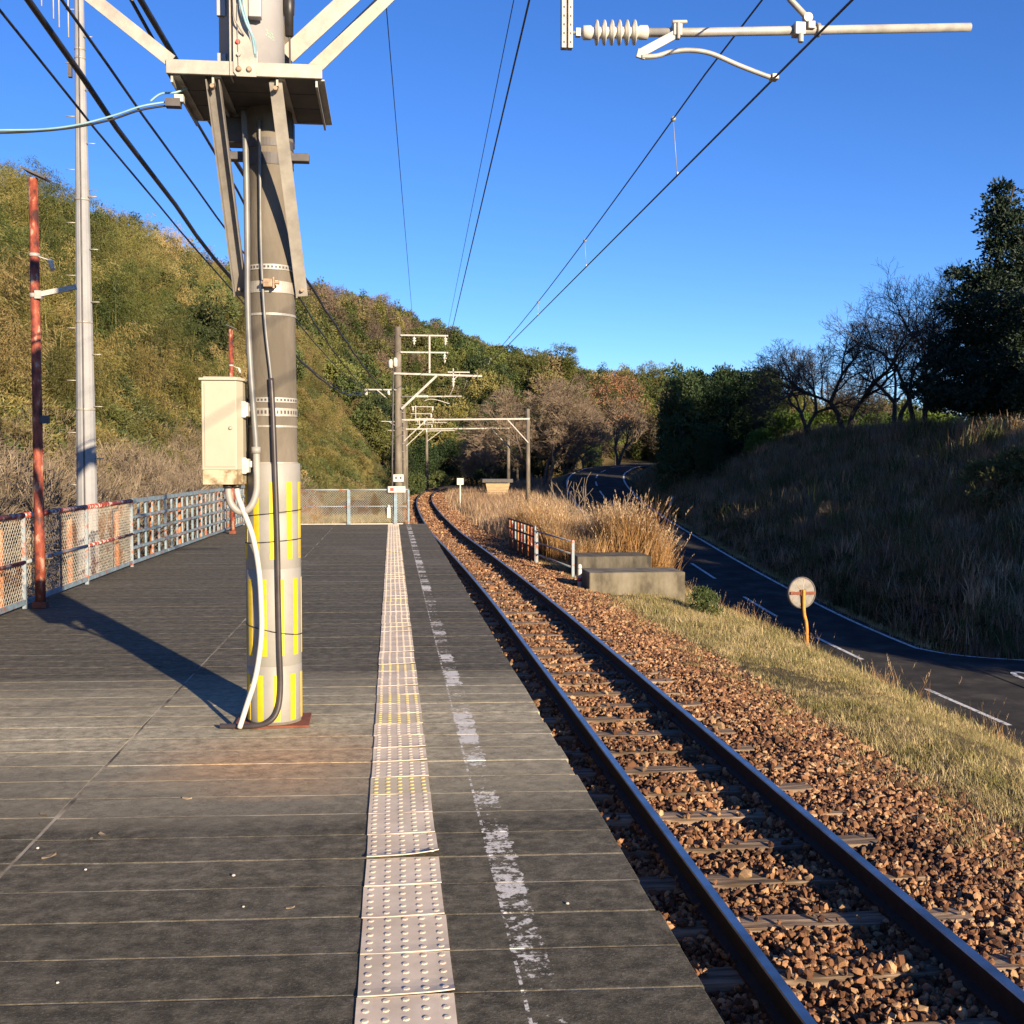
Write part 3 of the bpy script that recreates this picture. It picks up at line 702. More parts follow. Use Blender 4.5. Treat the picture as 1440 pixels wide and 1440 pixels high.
# crumbs and dry leaves lying on the boards
litter_m = MB().add([(-.018, -.006, .004), (.0, -.009, .0), (.02, -.004, .006), (.018, .006, .003), (0, .008, .001), (-.02, .005, .003), (-.018, -.006, .0), (0, -.009, -.003), (.02, -.004, 0)], [(0, 1, 4, 5), (1, 2, 3, 4), (0, 6, 7, 1), (1, 7, 8, 2)]).mesh('leaf_scrap', M['brush_tan'])
lw = MB().lathe([(.004, 0), (.008, .003), (.005, .008)], n=6, smooth=False).mesh('pebble', M['white_paint'])
for i, (x, y, s, big) in enumerate(((-1.27, 4.98, 1.5, 1), (-1.31, 4.93, 1.0, 1), (-1.43, 4.73, 1.7, 1), (-1.0, 5.5, 1.4, 1), (-.63, 4.42, 1.0, 0), (-.38, 4.08, .9, 1), (-1.23, 4.55, .8, 0), (-1.62, 5.3, 1.2, 1), (-.2, 4.1, .7, 0), (1.0 - .36, 4.0, .9, 0), (-1.5, 4.83, .9, 0), (-1.05, 3.55, .7, 0))):
    if x > -.3 and x < .2: x -= .35
    o = link('leaf_scrap' if big else 'pebble', litter_m if big else lw, None, (x, y, .002), (0, 0, rng.uniform(0, 6)), s)
    tag(o, ('pale dry leaf scrap on the boards ' if big else 'tiny white pebble on the boards ') + ['right of the long joint', 'touching the leaf scrap right of the long joint', 'on the long joint itself', 'in front of the rust stain', 'between pole foot and tactile strip', 'left of the tactile strip', 'left of the platform middle', 'left of the long joint', 'close by the tactile strip', 'right of the white line', 'at the long joint', 'at the lower left'][i], 'litter', 'litter on the platform boards')

# ------------------------------------------------------------------ the near pole and all it carries
PX, PY = -.744, 7.1
pole = empty('utility_pole', (PX, PY, 0)); tag(pole, 'thick concrete pole with yellow striped wrap standing on the platform', 'pole')
def P_(mb, name, m, parent=pole, bevel=0): return mb.build(name, m, parent, (-PX, -PY, 0), bevel=bevel) if parent is pole else mb.build(name, m, parent, bevel=bevel)
rad = lambda z: .165 - .0068 * z
mb = MB().lathe([(rad(-1.2), -1.2), (rad(0), 0), (rad(3), 3), (rad(6), 6), (rad(9.6), 9.6)], (PX, PY, 0), n=40); P_(mb, 'shaft', M['concrete_pole'])
# reflective wrap in four sheets with small laps
for za, zb in ((.03, .384), (.378, .99), (.984, 1.33), (1.326, 1.64)):
    mb = MB().lathe([(.1685, za), (.1685 + .002, za + .003), (.1685 + .002, zb - .003), (.168, zb)], (PX, PY, 0), n=48); P_(mb, 'wrap_sheet', M['wrap'])
def arc_patch(z0, z1, a0, a1, r, m, name, n=6):
    mb = MB(); vs = []
    for i in range(n + 1):
        a = a0 + (a1 - a0) * i / n
        for z in (z0, z1): vs.append((PX + r * math.sin(a), PY - r * math.cos(a), z))
    b_ = len(vs)
    vs += [(PX + (r - .003) * (v[0] - PX) / r, PY + (r - .003) * (v[1] - PY) / r, v[2]) for v in vs]
    fs = [(2 * i, 2 * i + 2, 2 * i + 3, 2 * i + 1) for i in range(n)] + [(0, 1, b_ + 1, b_), (2 * n, b_ + 2 * n, b_ + 2 * n + 1, 2 * n + 1)]
    fs += [(2 * i, b_ + 2 * i, b_ + 2 * i + 2, 2 * i + 2) for i in range(n)] + [(2 * i + 1, 2 * i + 3, b_ + 2 * i + 3, b_ + 2 * i + 1) for i in range(n)]
    mb.add(vs, fs, 0, False); P_(mb, name, m)
hw_ = .19
for z0, z1, shift in ((1.047, 1.525, -.54), (.447, .924, -.27), (.04, .328, -.44)):
    for k in range(10):
        a = shift - 1.256 + k * .628
        arc_patch(z0, z1, a - hw_ * .62, a + hw_ * .62, .1725, M['yellow'], 'yellow_stripe')
for z, tilt in ((1.332, .006), (1.157, .004), (.602, -.012)):
    mb = MB(); mb.tube([(PX + .1735 * math.sin(a * .2618), PY - .1735 * math.cos(a * .2618), z + tilt * math.sin(a * .26) * 3) for a in range(25)], .0035, 6); P_(mb, 'strap', M['black_rubber'])
def band(z, h, m, holes=False, r=None, name='steel_band'):
    r = r or rad(z) + .004
    mb = MB().lathe([(r - .003, z - h / 2), (r, z - h / 2), (r, z + h / 2), (r - .003, z + h / 2)], (PX, PY, 0), n=48, smooth=False)
    if holes:
        for k in range(-11, 13):
            a = k * .155
            c = Vector((PX + (r + .0006) * math.sin(a), PY - (r + .0006) * math.cos(a), z))
            mb.box(c, (.012, .0016, h * .42), mat=Matrix.Rotation(a, 3, 'Z'), m=1)
    P_(mb, name, [m, M['dark_steel']])
band(2.842, .032, M['galv_white'], True); band(2.722, .07, M['galv']); band(2.555, .014, M['galv_white'])
band(2.03, .03, M['galv_white'], True); band(1.955, .05, M['galv'], True); band(1.868, .012, M['galv']); band(1.625, .045, M['galv'], True)
band(3.50, .07, M['dark_steel']); band(3.60, .05, M['dark_steel'])
mb = MB().box((PX + .0, PY - .19, 2.735), (.055, .03, .05)); mb.box((PX + .035, PY - .185, 2.735), (.012, .05, .07)); mb.tube([(PX - .04, PY - .195, 2.735), (PX + .07, PY - .195, 2.735)], .011, 8); P_(mb, 'band_bolt', M['bolt'], bevel=.003)
for s in (-1, 1):
    mb = MB().box((PX + s * .185, PY - .03, 3.53), (.115, .07, .05)); P_(mb, 'clamp_lug', M['dark_steel'], bevel=.004)
mb = MB().box((PX - .01, PY, .008), (.46, .36, .014), rz=.02); P_(mb, 'base_plate', M['rust_plate'], bevel=.003)
# conduits and hoses fixed to the pole
mb = MB().tube(curve_pts([(-.885, 6.98, 3.78), (-.874, 6.955, 3.55), (-.868, 6.94, 3.1), (-.868, 6.93, 2.6), (-.858, 6.92, 2.3), (-.835, 6.905, 1.95), (-.825, 6.90, 1.8), (-.822, 6.9, 1.72)]), .0185, 12); P_(mb, 'conduit', M['conduit_grey'])
mb = MB().tube(curve_pts([(-.822, 6.9, 1.74), (-.818, 6.895, 1.6), (-.82, 6.885, 1.47), (-.855, 6.87, 1.375), (-.915, 6.87, 1.345), (-.968, 6.87, 1.39), (-.985, 6.87, 1.46), (-.985, 6.87, 1.53)]), .0215, 12)
mb.lathe([(.028, 0), (.028, .04)], (-.822, 6.9, 1.70)); P_(mb, 'flexible_conduit', M['pvc_gray'])
mb = MB().tube(curve_pts([(-.935, 6.86, 1.53), (-.93, 6.86, 1.45), (-.90, 6.86, 1.36), (-.845, 6.87, 1.20), (-.812, 6.885, 1.0), (-.80, 6.89, .8), (-.80, 6.89, .58), (-.835, 6.885, .34), (-.89, 6.88, .16), (-.935, 6.875, .02)]), .0165, 10); P_(mb, 'white_hose', M['pvc_white'])
mb = MB().tube(curve_pts([(-.79, 6.952, 3.72), (-.788, 6.945, 3.3), (-.785, 6.94, 2.9), (-.765, 6.935, 2.5), (-.735, 6.93, 2.2), (-.727, 6.928, 2.1)]), .009, 8); P_(mb, 'thin_cable', M['conduit_grey'])
mb = MB().tube(curve_pts([(-.732, 6.928, 2.16), (-.722, 6.924, 1.95), (-.712, 6.92, 1.6), (-.702, 6.918, 1.2), (-.698, 6.917, .8), (-.694, 6.917, .5), (-.69, 6.917, .25), (-.71, 6.90, .11), (-.77, 6.885, .045), (-.88, 6.90, .024), (-1.0, 6.93, .02), (-1.06, 6.95, .018)]), .0165, 10); P_(mb, 'drain_hose', M['hose_brown'])
# equipment platform
for y in (6.46, 7.31):
    mb = MB().box((-.812, y, 3.852), (.86, .02, .078)); P_(mb, 'platform_edge_beam', M['galv'], bevel=.003)
for k, (ya, yb) in enumerate(((6.475, 6.735), (6.745, 7.005), (7.015, 7.295))):
    mb = MB().box((-.812, (ya + yb) / 2, 3.825), (.856, yb - ya, .018)); P_(mb, 'platform_plank', M['under_steel'])
for x in (-1.215, -.99, -.635, -.415):
    mb = MB().box((x, 6.885, 3.795), (.012, .82, .045)); mb.box((x + .022, 6.885, 3.812), (.045, .82, .008)); P_(mb, 'cross_rib', M['galv'])
for x0, x1 in ((-.995, -.925), (-.645, -.548)):
    s = 1 if x0 < -.8 else -1
    if s > 0:      # channel open to the front
        mb = MB().bar((x0, 6.535, 3.81), (x1, 7.085, 2.68), .066, .006, up=(0, 1, .4))
        for e in (-.036, .036): mb.bar((x0 + e, 6.51, 3.81), (x1 + e, 7.06, 2.68), .007, .056, up=(0, 1, .4))
    else:          # angle, flat face to the front
        mb = MB().bar((x0, 6.5, 3.81), (x1, 7.05, 2.68), .068, .008, up=(0, 1, .4)); mb.bar((x0 - .034, 6.525, 3.81), (x1 - .034, 7.075, 2.68), .008, .058, up=(0, 1, .4))
    P_(mb, 'brace', M['galv_dark' if s > 0 else 'galv'])
    mb = MB().lathe([(.013, -.02), (.013, .02)], (x0, 6.49, 3.76), (0, 1, 0), n=6, smooth=False); P_(mb, 'brace_bolt', M['bolt'])
    mb = MB().lathe([(.011, -.03), (.011, .03)], (x1, 7.04, 2.71), (0, 1, 0), n=6, smooth=False); P_(mb, 'brace_bolt', M['bolt'])
mb = MB().box((-.81, 7.15, 3.70), (.42, .14, .16)); P_(mb, 'saddle', M['dark_steel'], bevel=.01)
# cross beam (above the picture) and the struts that rise to it
mb = MB().box((.1, 6.93, 5.62), (5.6, .1, .12)); mb.box((.1, 7.28, 5.62), (5.6, .1, .12)); P_(mb, 'cross_beam', M['galv'])
for p, q, wd in (((-.62, 6.92, 4.10), (.95, 6.92, 5.60), .105), ((-.585, 7.28, 4.05), (.96, 7.28, 5.6), .085)):
    mb = MB().bar(p, q, wd, .012, up=(0, 1, 0)); mb.bar((p[0] - wd * .34, p[1] + .03, p[2] + wd * .34), (q[0] - wd * .34, q[1] + .03, q[2] + wd * .34), .012, .05, up=(0, 1, 0)); P_(mb, 'strut', M['galv'])
mb = MB().bar((-1.215, 6.47, 3.885), (-3.0, 6.47, 5.27), .072, .010, up=(0, 1, 0)); mb.bar((-1.195, 6.50, 3.87), (-2.98, 6.5, 5.255), .008, .05, up=(0, 1, 0)); P_(mb, 'strut', M['galv'])
# low cross arm to the left that carries the cable insulators
mb = MB().box((-1.9, 6.98, 4.70), (2.3, .075, .075)); P_(mb, 'cable_arm', M['galv'])
mb = MB().box((-2.95, 6.72, 5.3), (.08, .6, .08)); mb.box((-2.95, 6.95, 5.0), (.07, .07, .6)); P_(mb, 'cable_arm_post', M['galv'])

# transformer tank on the platform
TXx, TXy = -.803, 6.735
tr = empty('pole_transformer', (TXx, TXy, 3.836)); tag(tr, 'grey cylindrical transformer sitting on the pole platform', 'transformer')
def T_(mb, name, m, bevel=0): return mb.build(name, m, tr, (-TXx, -TXy, -3.836), bevel=bevel)
mb = MB().lathe([(.17, 3.838), (.187, 3.845), (.187, 4.75), (.19, 4.76), (.19, 4.80), (.12, 4.86), (.02, 4.88)], (TXx, TXy, 0), n=48); T_(mb, 'tank', M['tank'])
for z in (3.98, 4.30):
    for s in (-.155, .03):
        mb = MB().box((TXx + s, TXy - (.193 if s > 0 else .13), z - (.055 if s > 0 else .05)), (.05, .03, .11)); T_(mb, 'lug', M['tank'], .003)
mb = MB().box((-.757, 6.51, 4.24), (.07, .06, .17)); T_(mb, 'terminal_box', M['tank'], .004)
mb = MB().add([(-.872, 6.44, 3.83), (-.853, 6.44, 3.806), (-.746, 6.44, 3.806), (-.746, 6.44, 3.87), (-.79, 6.44, 4.06), (-.79, 6.44, 4.8), (-.872, 6.44, 4.8)] + [(-.872, 6.447, 3.83), (-.853, 6.447, 3.806), (-.746, 6.447, 3.806), (-.746, 6.447, 3.87), (-.79, 6.447, 4.06), (-.79, 6.447, 4.8), (-.872, 6.447, 4.8)], [(0, 1, 2, 3, 4, 5, 6), (13, 12, 11, 10, 9, 8, 7)] + [(i, i + 7, (i + 1) % 7 + 7, (i + 1) % 7) for i in range(7)])
mb.box((-.888, 6.50, 4.3), (.008, .12, .98)); T_(mb, 'mounting_plate', M['galv'])
for x, z in ((-.842, 3.845), (-.785, 3.845)):
    mb = MB().lathe([(.016, 0), (.016, .006), (.011, .012)], (x, 6.438, z), (0, -1, 0), n=10, smooth=False); T_(mb, 'bolt', M['bolt'])
mb = MB().lathe([(.014, 0), (.012, .012)], (-.845, 6.438, 3.995), (0, -1, 0), n=10, smooth=False); T_(mb, 'red_knob', M['red_paint'])
mb = MB().lathe([(.013, 0), (.011, .012)], (-.842, 6.438, 3.925), (0, -1, 0), n=10, smooth=False); T_(mb, 'grey_knob', M['galv_white'])
for i, (pts, r_) in enumerate(((((-.84, 6.42, 4.5), (-.835, 6.41, 4.25), (-.80, 6.40, 4.1), (-.765, 6.42, 4.02), (-.755, 6.45, 3.93)), .007), (((-.825, 6.42, 4.5), (-.81, 6.405, 4.2), (-.775, 6.41, 4.06), (-.75, 6.43, 3.99), (-.752, 6.46, 3.92)), .006), (((-.868, 6.42, 4.5), (-.862, 6.41, 4.15), (-.835, 6.41, 4.07), (-.81, 6.43, 4.03)), .005), (((-.848, 6.43, 4.2), (-.843, 6.425, 4.0), (-.842, 6.43, 3.85)), .0018))):
    mb = MB().tube(curve_pts(pts), r_, 8); T_(mb, 'lead_wire', M['cyan'] if i < 2 else M['pvc_gray'])
fc = bpy.data.curves.new('stencil_mark', 'FONT'); fc.body = 'PCF'; fc.size = .042
for ln, z in (('stencil', 4.09),):
    mb = MB()
    for k in range(7):
        a = .55 + k * .045
        for zz in (0, .016, .03):
            if (k * 5 + int(zz * 100)) % 4 == 1: continue
            c = Vector((TXx + .1876 * math.sin(a), TXy - .1876 * math.cos(a), z + zz - k * .003)); mb.box(c, (.006, .0012, .009), mat=Matrix.Rotation(a, 3, 'Z'))
    T_(mb, 'stencil_mark', M['green_paint'])
bpy.data.curves.remove(fc)
# surge arrester
ar = empty('surge_arrester', (-.585, 6.7, 3.9)); tag(ar, 'black surge arrester hanging beside the grey transformer', 'arrester')
mb = MB().lathe([(.012, 4.13), (.024, 4.135), (.027, 4.25), (.031, 4.255), (.033, 4.30), (.033, 4.36), (.025, 4.37)], (-.585, 6.7, 0), n=14); mb.build('housing', M['black_rubber'], ar, (.585, -6.7, -3.9))
mb = MB().tube([(-.583, 6.7, 4.135), (-.581, 6.7, 3.84)], .006, 6); mb.build('rod', M['dark_steel'], ar, (.585, -6.7, -3.9))
mb = MB().tube(curve_pts([(-1.18, 6.6, 3.875), (-1.12, 6.6, 3.90), (-1.05, 6.6, 3.87), (-1.0, 6.62, 3.895), (-.95, 6.66, 3.9)]), .007, 6); mb.box((-1.15, 6.6, 3.893), (.09, .05, .028)); o = mb.build('cable_plug', M['black_rubber'], None)
tag(o, 'small black cable plug lying on the pole platform', 'plug')

# cabinet
cab = empty('control_cabinet', (-.99, 6.9, 1.5)); tag(cab, 'cream steel control cabinet strapped to the side of the pole', 'cabinet')
def C_(mb, name, m, bevel=0): return mb.build(name, m, cab, (.99, -6.9, -1.5), bevel=bevel)
def prism(mb, poly, z0, z1, m=0):
    n = len(poly); vs = [(x, y, z0) for x, y in poly] + [(x, y, z1) for x, y in poly]
    mb.add(vs, [tuple(range(n))[::-1], tuple(range(n, 2 * n))] + [(i, (i + 1) % n, n + (i + 1) % n, n + i) for i in range(n)], m)
body = [(-1.128, 6.80), (-.925, 6.80), (-.893, 6.86), (-.893, 7.06), (-1.128, 7.06)]
mb = MB(); prism(mb, body, 1.60, 2.135); C_(mb, 'body', M['cream'], .004)
mb = MB(); prism(mb, [(x + (.002 if x < -1 else -.002), y + (.002 if y < 6.9 else -.002)) for x, y in body], 1.512, 1.60); C_(mb, 'stained_base', M['cream_dirty'], .003)
mb = MB(); prism(mb, [(-1.142, 6.785), (-.92, 6.785), (-.88, 6.85), (-.88, 7.07), (-1.142, 7.07)], 2.135, 2.15); prism(mb, [(-1.12, 6.81), (-.93, 6.81), (-.90, 6.86), (-.90, 7.05), (-1.12, 7.05)], 2.15, 2.158); C_(mb, 'cap', M['cream'], .003)
mb = MB().box((-1.022, 6.7975, 1.868), (.178, .005, .50)); C_(mb, 'door', M['cream'], .002)
mb = MB().lathe([(.012, 0), (.010, .006), (.004, .008)], (-.96, 6.794, 1.85), (0, -1, 0), n=12); C_(mb, 'lock', M['galv'])
for z in (1.965, 1.625):
    mb = MB().box((-.878, 6.90, z), (.035, .12, .085)); mb.box((-.888, 6.85, z), (.03, .02, .10)); mb.box((-.862, 6.98, z + .01), (.03, .14, .04)); C_(mb, 'bracket', M['white_paint'], .006)
mb = MB().lathe([(.032, 1.49), (.032, 1.512)], (-.985, 6.87, 0), n=14); mb.lathe([(.026, 1.49), (.026, 1.512)], (-.935, 6.86, 0), n=14); C_(mb, 'gland', M['black_rubber'])

# ------------------------------------------------------------------ overhead line
def disc_insulator(mb, p, q, n, r0, r1, m=0):
    p, q = Vector(p), Vector(q); L = (q - p).length; prof = [(r0 * .7, 0), (r0 * 1.25, L * .02), (r0 * 1.25, L * .13), (r0, L * .15)]
    a, b_ = L * .16, L * .84; st = (b_ - a) / n
    for i in range(n):
        z = a + st * i
        prof += [(r0, z), (r0, z + st * .25), (r1, z + st * .45), (r1, z + st * .6), (r0, z + st * .75)]
    prof += [(r0, b_), (r0 * 1.25, L * .87), (r0 * 1.25, L * .98), (r0 * .7, L)]
    mb.lathe(prof, p, (q - p), n=20, m=m); return mb
ca = empty('cantilever_arm', (1.13, 7.15, 4.6)); tag(ca, 'white steel cantilever arm with ribbed insulator holding the overhead wire', 'overhead arm')
def A_(mb, name, m, bevel=0): return mb.build(name, m, ca, (-1.13, -7.15, -4.6), bevel=bevel)
mb = MB()
for s in (-.02, .02):
    mb.box((1.127 + s * 1.05, 7.15, 4.92), (.03, .05, 1.25))
for k in range(22):
    for s in (-.021, .021): mb.box((1.127 + s, 7.1245, 4.33 + k * .055), (.011, .003, .014), m=1)
mb.box((1.127, 7.17, 4.92), (.075, .012, 1.25)); A_(mb, 'drop_bar', [M['galv_white'], M['dark_steel']], .002)
mb = MB().tube([(1.15, 7.15, 4.398), (1.235, 7.15, 4.402)], .012, 8); mb.box((1.20, 7.15, 4.40), (.03, .035, .05)); A_(mb, 'pin', M['galv'])
mb = disc_insulator(MB(), (1.225, 7.15, 4.401), (1.66, 7.15, 4.42), 6, .036, .078); A_(mb, 'insulator', M['porcelain'])
mb = MB().tube([(1.64, 7.15, 4.419), (2.0, 7.15, 4.436), (3.845, 7.15, 4.545)], .028, 16); A_(mb, 'tube', M['galv_white'])
mb = MB().box((1.84, 7.13, 4.43), (.06, .09, .085)); mb.tube([(1.84, 7.08, 4.47), (1.84, 7.08, 4.36)], .012, 6); mb.tube([(1.80, 7.09, 4.47), (1.90, 7.09, 4.475)], .014, 6); A_(mb, 'clamp', M['galv_white'], .006)
mb = MB().bar((1.85, 7.10, 4.41), (1.60, 7.10, 4.27), .055, .014, up=(0, 1, 0)); mb.bar((1.61, 7.10, 4.29), (1.595, 7.10, 4.235), .06, .02, up=(0, 1, 0)); A_(mb, 'steady_bracket', M['galv_white'], .004)
mb = MB().tube(curve_pts([(1.60, 7.10, 4.245), (1.70, 7.10, 4.255), (1.80, 7.10, 4.285), (1.92, 7.10, 4.30), (2.06, 7.10, 4.285), (2.25, 7.12, 4.225), (2.42, 7.14, 4.178), (2.49, 7.15, 4.163)], 5), .0155, 10); A_(mb, 'steady_arm', M['galv_white'])
mb = MB().box((2.50, 7.15, 4.165), (.045, .07, .035)); A_(mb, 'wire_clip', M['galv'], .004)
mb = MB().box((2.655, 7.13, 4.47), (.07, .085, .08)); mb.tube([(2.66, 7.10, 4.44), (2.66, 7.10, 4.38)], .02, 8); mb.lathe([(.045, 0), (.045, .025)], (2.78, 7.15, 4.482), (1, 0, .05), n=16); mb.box((2.735, 7.13, 4.50), (.05, .06, .05)); A_(mb, 'hanger_clamp', M['galv'], .005)
mb = MB().tube([(2.72, 7.13, 4.545), (2.60, 7.13, 4.66), (2.48, 7.13, 4.80)], .02, 10); mb.lathe([(.03, -.02), (.03, .02)], (2.715, 7.13, 4.55), (0, 1, 0), n=12); A_(mb, 'hanger', M['galv_white'])
mb = disc_insulator(MB(), (2.47, 7.13, 4.80), (2.45, 7.13, 5.35), 7, .035, .08); mb.bar((2.45, 7.13, 5.33), (2.45, 7.1, 5.62), .03, .03); A_(mb, 'hanger_insulator', M['porcelain'])

cat = empty('overhead_catenary', (2.5, 7, 4.16)); tag(cat, 'overhead contact wire, messenger wire and droppers running above the track', 'overhead wire')
def K_(mb, name, m): return mb.build(name, m, cat, (-2.5, -7, -4.16))
contact = lambda y: Vector((2.5 - .003 * (y - 7.15), y, 4.16 + .0004 * (y - 7.15)))
def messenger(y):
    t = (y - 7.15) / 38.85
    if t < 0: t = -t
    return Vector((2.45 + .0015 * (y - 7.15), y, 4.75 + (.02) * t - 4 * .44 * t * (1 - t)))
K_(MB().tube([contact(y) for y in (-20, -10, 0, 7.15, 15, 25, 35, 46, 60, 80)][:8] + [(2.6, 80, 4.2), (3.4, 100, 4.2)], .0075, 8), 'contact_wire', M['black_rubber'])
K_(MB().tube([messenger(y) for y in np.arange(-20, 46.1, 2.2)], .0065, 8), 'messenger_wire', M['black_rubber'])
for y in (5.0, 9.6, 14.1, 18.7, 23.3, 28, 32.6, 37.2, 41.8):
    a, b_ = messenger(y), contact(y)
    mb = MB().tube([a, b_], .0028, 6); mb.lathe([(.008, -.02), (.022, -.012), (.022, .012), (.008, .02)], a, (0, 1, 0), n=8); mb.box(b_ + Vector((0, 0, .012)), (.012, .03, .03)); K_(mb, 'dropper', M['galv'])

WIRES = [('feeder_wire', (.95, 46, 6.70), (-.09, 11.5, 6.95), .006, 'thin feeder wire climbing almost straight up the middle of the sky', .25),
         ('feeder_wire', (2.21, 46, 6.75), (1.40, 12.4, 6.95), .006, 'thin feeder wire running just left of the thick overhead cable', .25),
         ('feeder_cable', (2.19, 46, 5.95), (1.33, 10.4, 6.12), .011, 'thick black feeder cable rising steeply above the track', .3)]
for nm, a, b_, r_, lab, sg in WIRES:
    a, b_ = Vector(a), Vector(b_); e = a + (b_ - a) * ((a.y + 14) / (a.y - b_.y))
    o = MB().tube([a.lerp(e, t / 20) for t in range(21)], r_, 6).build(nm, M['black_rubber']); tag(o, lab, 'wire', 'feeder wires above the track')

# left-hand cables from the low cross arm to the far mast
def cable(name, p, q, s, r_, label, back, twist=0):
    pts = sag(p, q, s, 40)
    if twist:
        for i, v in enumerate(pts): v.x += twist * math.sin(i * 1.9); v.z += twist * math.cos(i * 1.9)
    pts = [Vector(back)] + pts if back else pts
    o = MB().tube(pts, r_, 8).build(name, M['black_rubber']); tag(o, label, 'cable', 'black cables left of the pole'); return o
CB = [('cable', (-2.33, 7.0, 4.36), (-1.0, 46, 4.70), .80, .009, 'thin black cable leaving the picture lowest at the upper left', (-2.9, -8, 4.6)),
      ('cable', (-2.15, 7.0, 4.40), (-1.0, 46, 4.66), .93, .021, 'thick black cable bundle, second from the left at the picture top', (-2.6, -8, 4.7)),
      ('cable', (-1.96, 7.0, 4.42), (-.7, 46, 4.62), .52, .010, 'black cable crossing the tall white mast, between thicker bundles', (-2.4, -8, 4.7)),
      ('cable', (-1.565, 7.0, 4.45), (-.55, 46, 4.60), .60, .012, 'black cable passing just left of the pole platform corner', (-2.0, -8, 4.7)),
      ('cable', (-1.51, 7.0, 4.45), (-.1, 46, 4.50), .30, .020, 'thick black cable meeting the pole platform behind its left corner', (-1.9, -8, 4.7))]
for i, c in enumerate(CB): cable(*c, twist=.010 if c[4] > .011 else .003)
for i, (x, lab) in enumerate(((-2.33, 'far left'), (-2.15, 'second'), (-1.96, 'middle'), (-1.54, 'right'))):
    mb = MB().lathe([(.012, -.16), (.03, -.15), (.045, -.09), (.03, -.08), (.05, -.04), (.03, -.02), (.015, 0)], (x + .01, 6.98, 4.62), n=12); mb.tube([(x + .01, 6.98, 4.60), (x + .01, 6.98, 4.70)], .009, 6); mb.tube([(x + .01, 6.98, 4.47), (x, 7.0, 4.42)], .01, 6)
    o = mb.build('cable_insulator', M['porcelain']); tag(o, 'white cable insulator at the top edge, ' + ['leftmost of all', 'above the thick bundle', 'above the cable crossing the white mast', 'closest to the pole platform'][i], 'insulator', 'cable insulators on the cross arm')
o = MB().tube(curve_pts([(-6.5, 7.4, 3.75), (-3.6, 6.75, 3.55), (-2.5, 6.62, 3.51), (-2.184, 6.6, 3.512), (-1.953, 6.6, 3.524), (-1.758, 6.6, 3.556), (-1.56, 6.6, 3.615), (-1.405, 6.6, 3.672), (-1.25, 6.62, 3.71)]), .006, 8)
o.tube(curve_pts([(-6.5, 7.4, 3.74), (-3.6, 6.75, 3.535), (-2.5, 6.62, 3.50), (-2.184, 6.605, 3.498), (-1.85, 6.605, 3.53), (-1.6, 6.605, 3.585), (-1.42, 6.605, 3.65), (-1.25, 6.62, 3.69)]), .006, 6, m=1)
o = o.build('service_cable', [M['cyan'], M['black_rubber']]); tag(o, 'pale blue service cable reaching the pole platform from the left', 'cable')
o = MB().box((-1.235, 6.62, 3.70), (.085, .06, .045)); o.box((-1.20, 6.62, 3.725), (.05, .05, .04), m=1); o.tube(curve_pts([(-1.36, 6.6, 3.70), (-1.30, 6.6, 3.745), (-1.22, 6.6, 3.755), (-1.16, 6.62, 3.79)]), .006, 6, m=2)
o = o.build('cable_clamp', [M['dark_steel'], M['porcelain'], M['cyan']]); tag(o, 'dark cable clamp at the left corner of the pole platform', 'clamp')

# ------------------------------------------------------------------ far mast and gantries
def mast(name, x, y, ztop, r0, r1, label, steps=False):
    e = empty(name, (x, y, gz(x, y))); tag(e, label, 'mast', 'concrete line masts')
    z0 = gz(x, y) - .4
    b = MB().lathe([(r0, z0), ((r0 + r1) / 2, (z0 + ztop) / 2), (r1, ztop)], (x, y, 0), n=20).build('shaft', M['concrete_pole'], e, (-x, -y, -gz(x, y))); return e
def part(e, mb, name, m): return mb.build(name, m, e, tuple(-v for v in e.location))
fm = mast('catenary_mast', .27, 46, 7.31, .185, .13, 'tall concrete mast with white cross arms just beyond the platform end')
part(fm, MB().box((1.35, 45.85, 6.96), (1.95, .05, .06)), 'upper_arm', M['galv_white'])
part(fm, MB().box((1.35, 45.85, 6.27), (1.95, .05, .06)), 'upper_arm', M['galv_white'])
part(fm, MB().box((1.56, 45.82, 6.2), (.07, .05, 1.55)), 'arm_post', M['galv_white'])
part(fm, MB().bar((.1, 45.83, 5.40), (3.72, 45.83, 5.32), .06, .075), 'main_arm', M['galv_white'])
part(fm, MB().bar((.40, 45.82, 3.95), (1.85, 45.82, 5.32), .06, .09), 'diagonal_brace', M['galv_white'])
part(fm, MB().box((2.75, 45.8, 5.47), (.9, .05, .05)).box((2.53, 45.8, 5.45), (.045, .05, .35)).bar((2.53, 45.8, 5.15), (2.8, 45.8, 5.4), .03, .03), 'hanger_frame', M['galv_white'])
for x, z, l in ((.93, 6.93, .36), (2.21, 6.93, .36), (2.18, 6.24, .4), (2.53, 5.28, .45)):
    m_ = MB().lathe([(.015, 0), (.03, -.05), (.09, -.10), (.03, -.14), (.10, -.2), (.03, -.24), (.05, -.3), (.02, -l)], (x, 45.85, z), n=12); part(fm, m_, 'insulator', M['porcelain'])
part(fm, MB().tube([(.4, 45.9, 4.46), (2.88, 45.9, 4.49)], .03, 10), 'cantilever_tube', M['galv_white'])
part(fm, disc_insulator(MB(), (1.0, 45.9, 4.47), (1.5, 45.9, 4.475), 6, .04, .08), 'tube_insulator', M['porcelain'])
part(fm, MB().tube(curve_pts([(1.35, 45.9, 4.3), (1.6, 45.9, 4.36), (1.9, 45.9, 4.32), (2.38, 45.95, 4.18)]), .02, 8).tube([(2.35, 45.9, 4.47), (2.5, 45.9, 4.75), (2.53, 45.85, 4.85)], .02, 8), 'steady_arm', M['galv_white'])
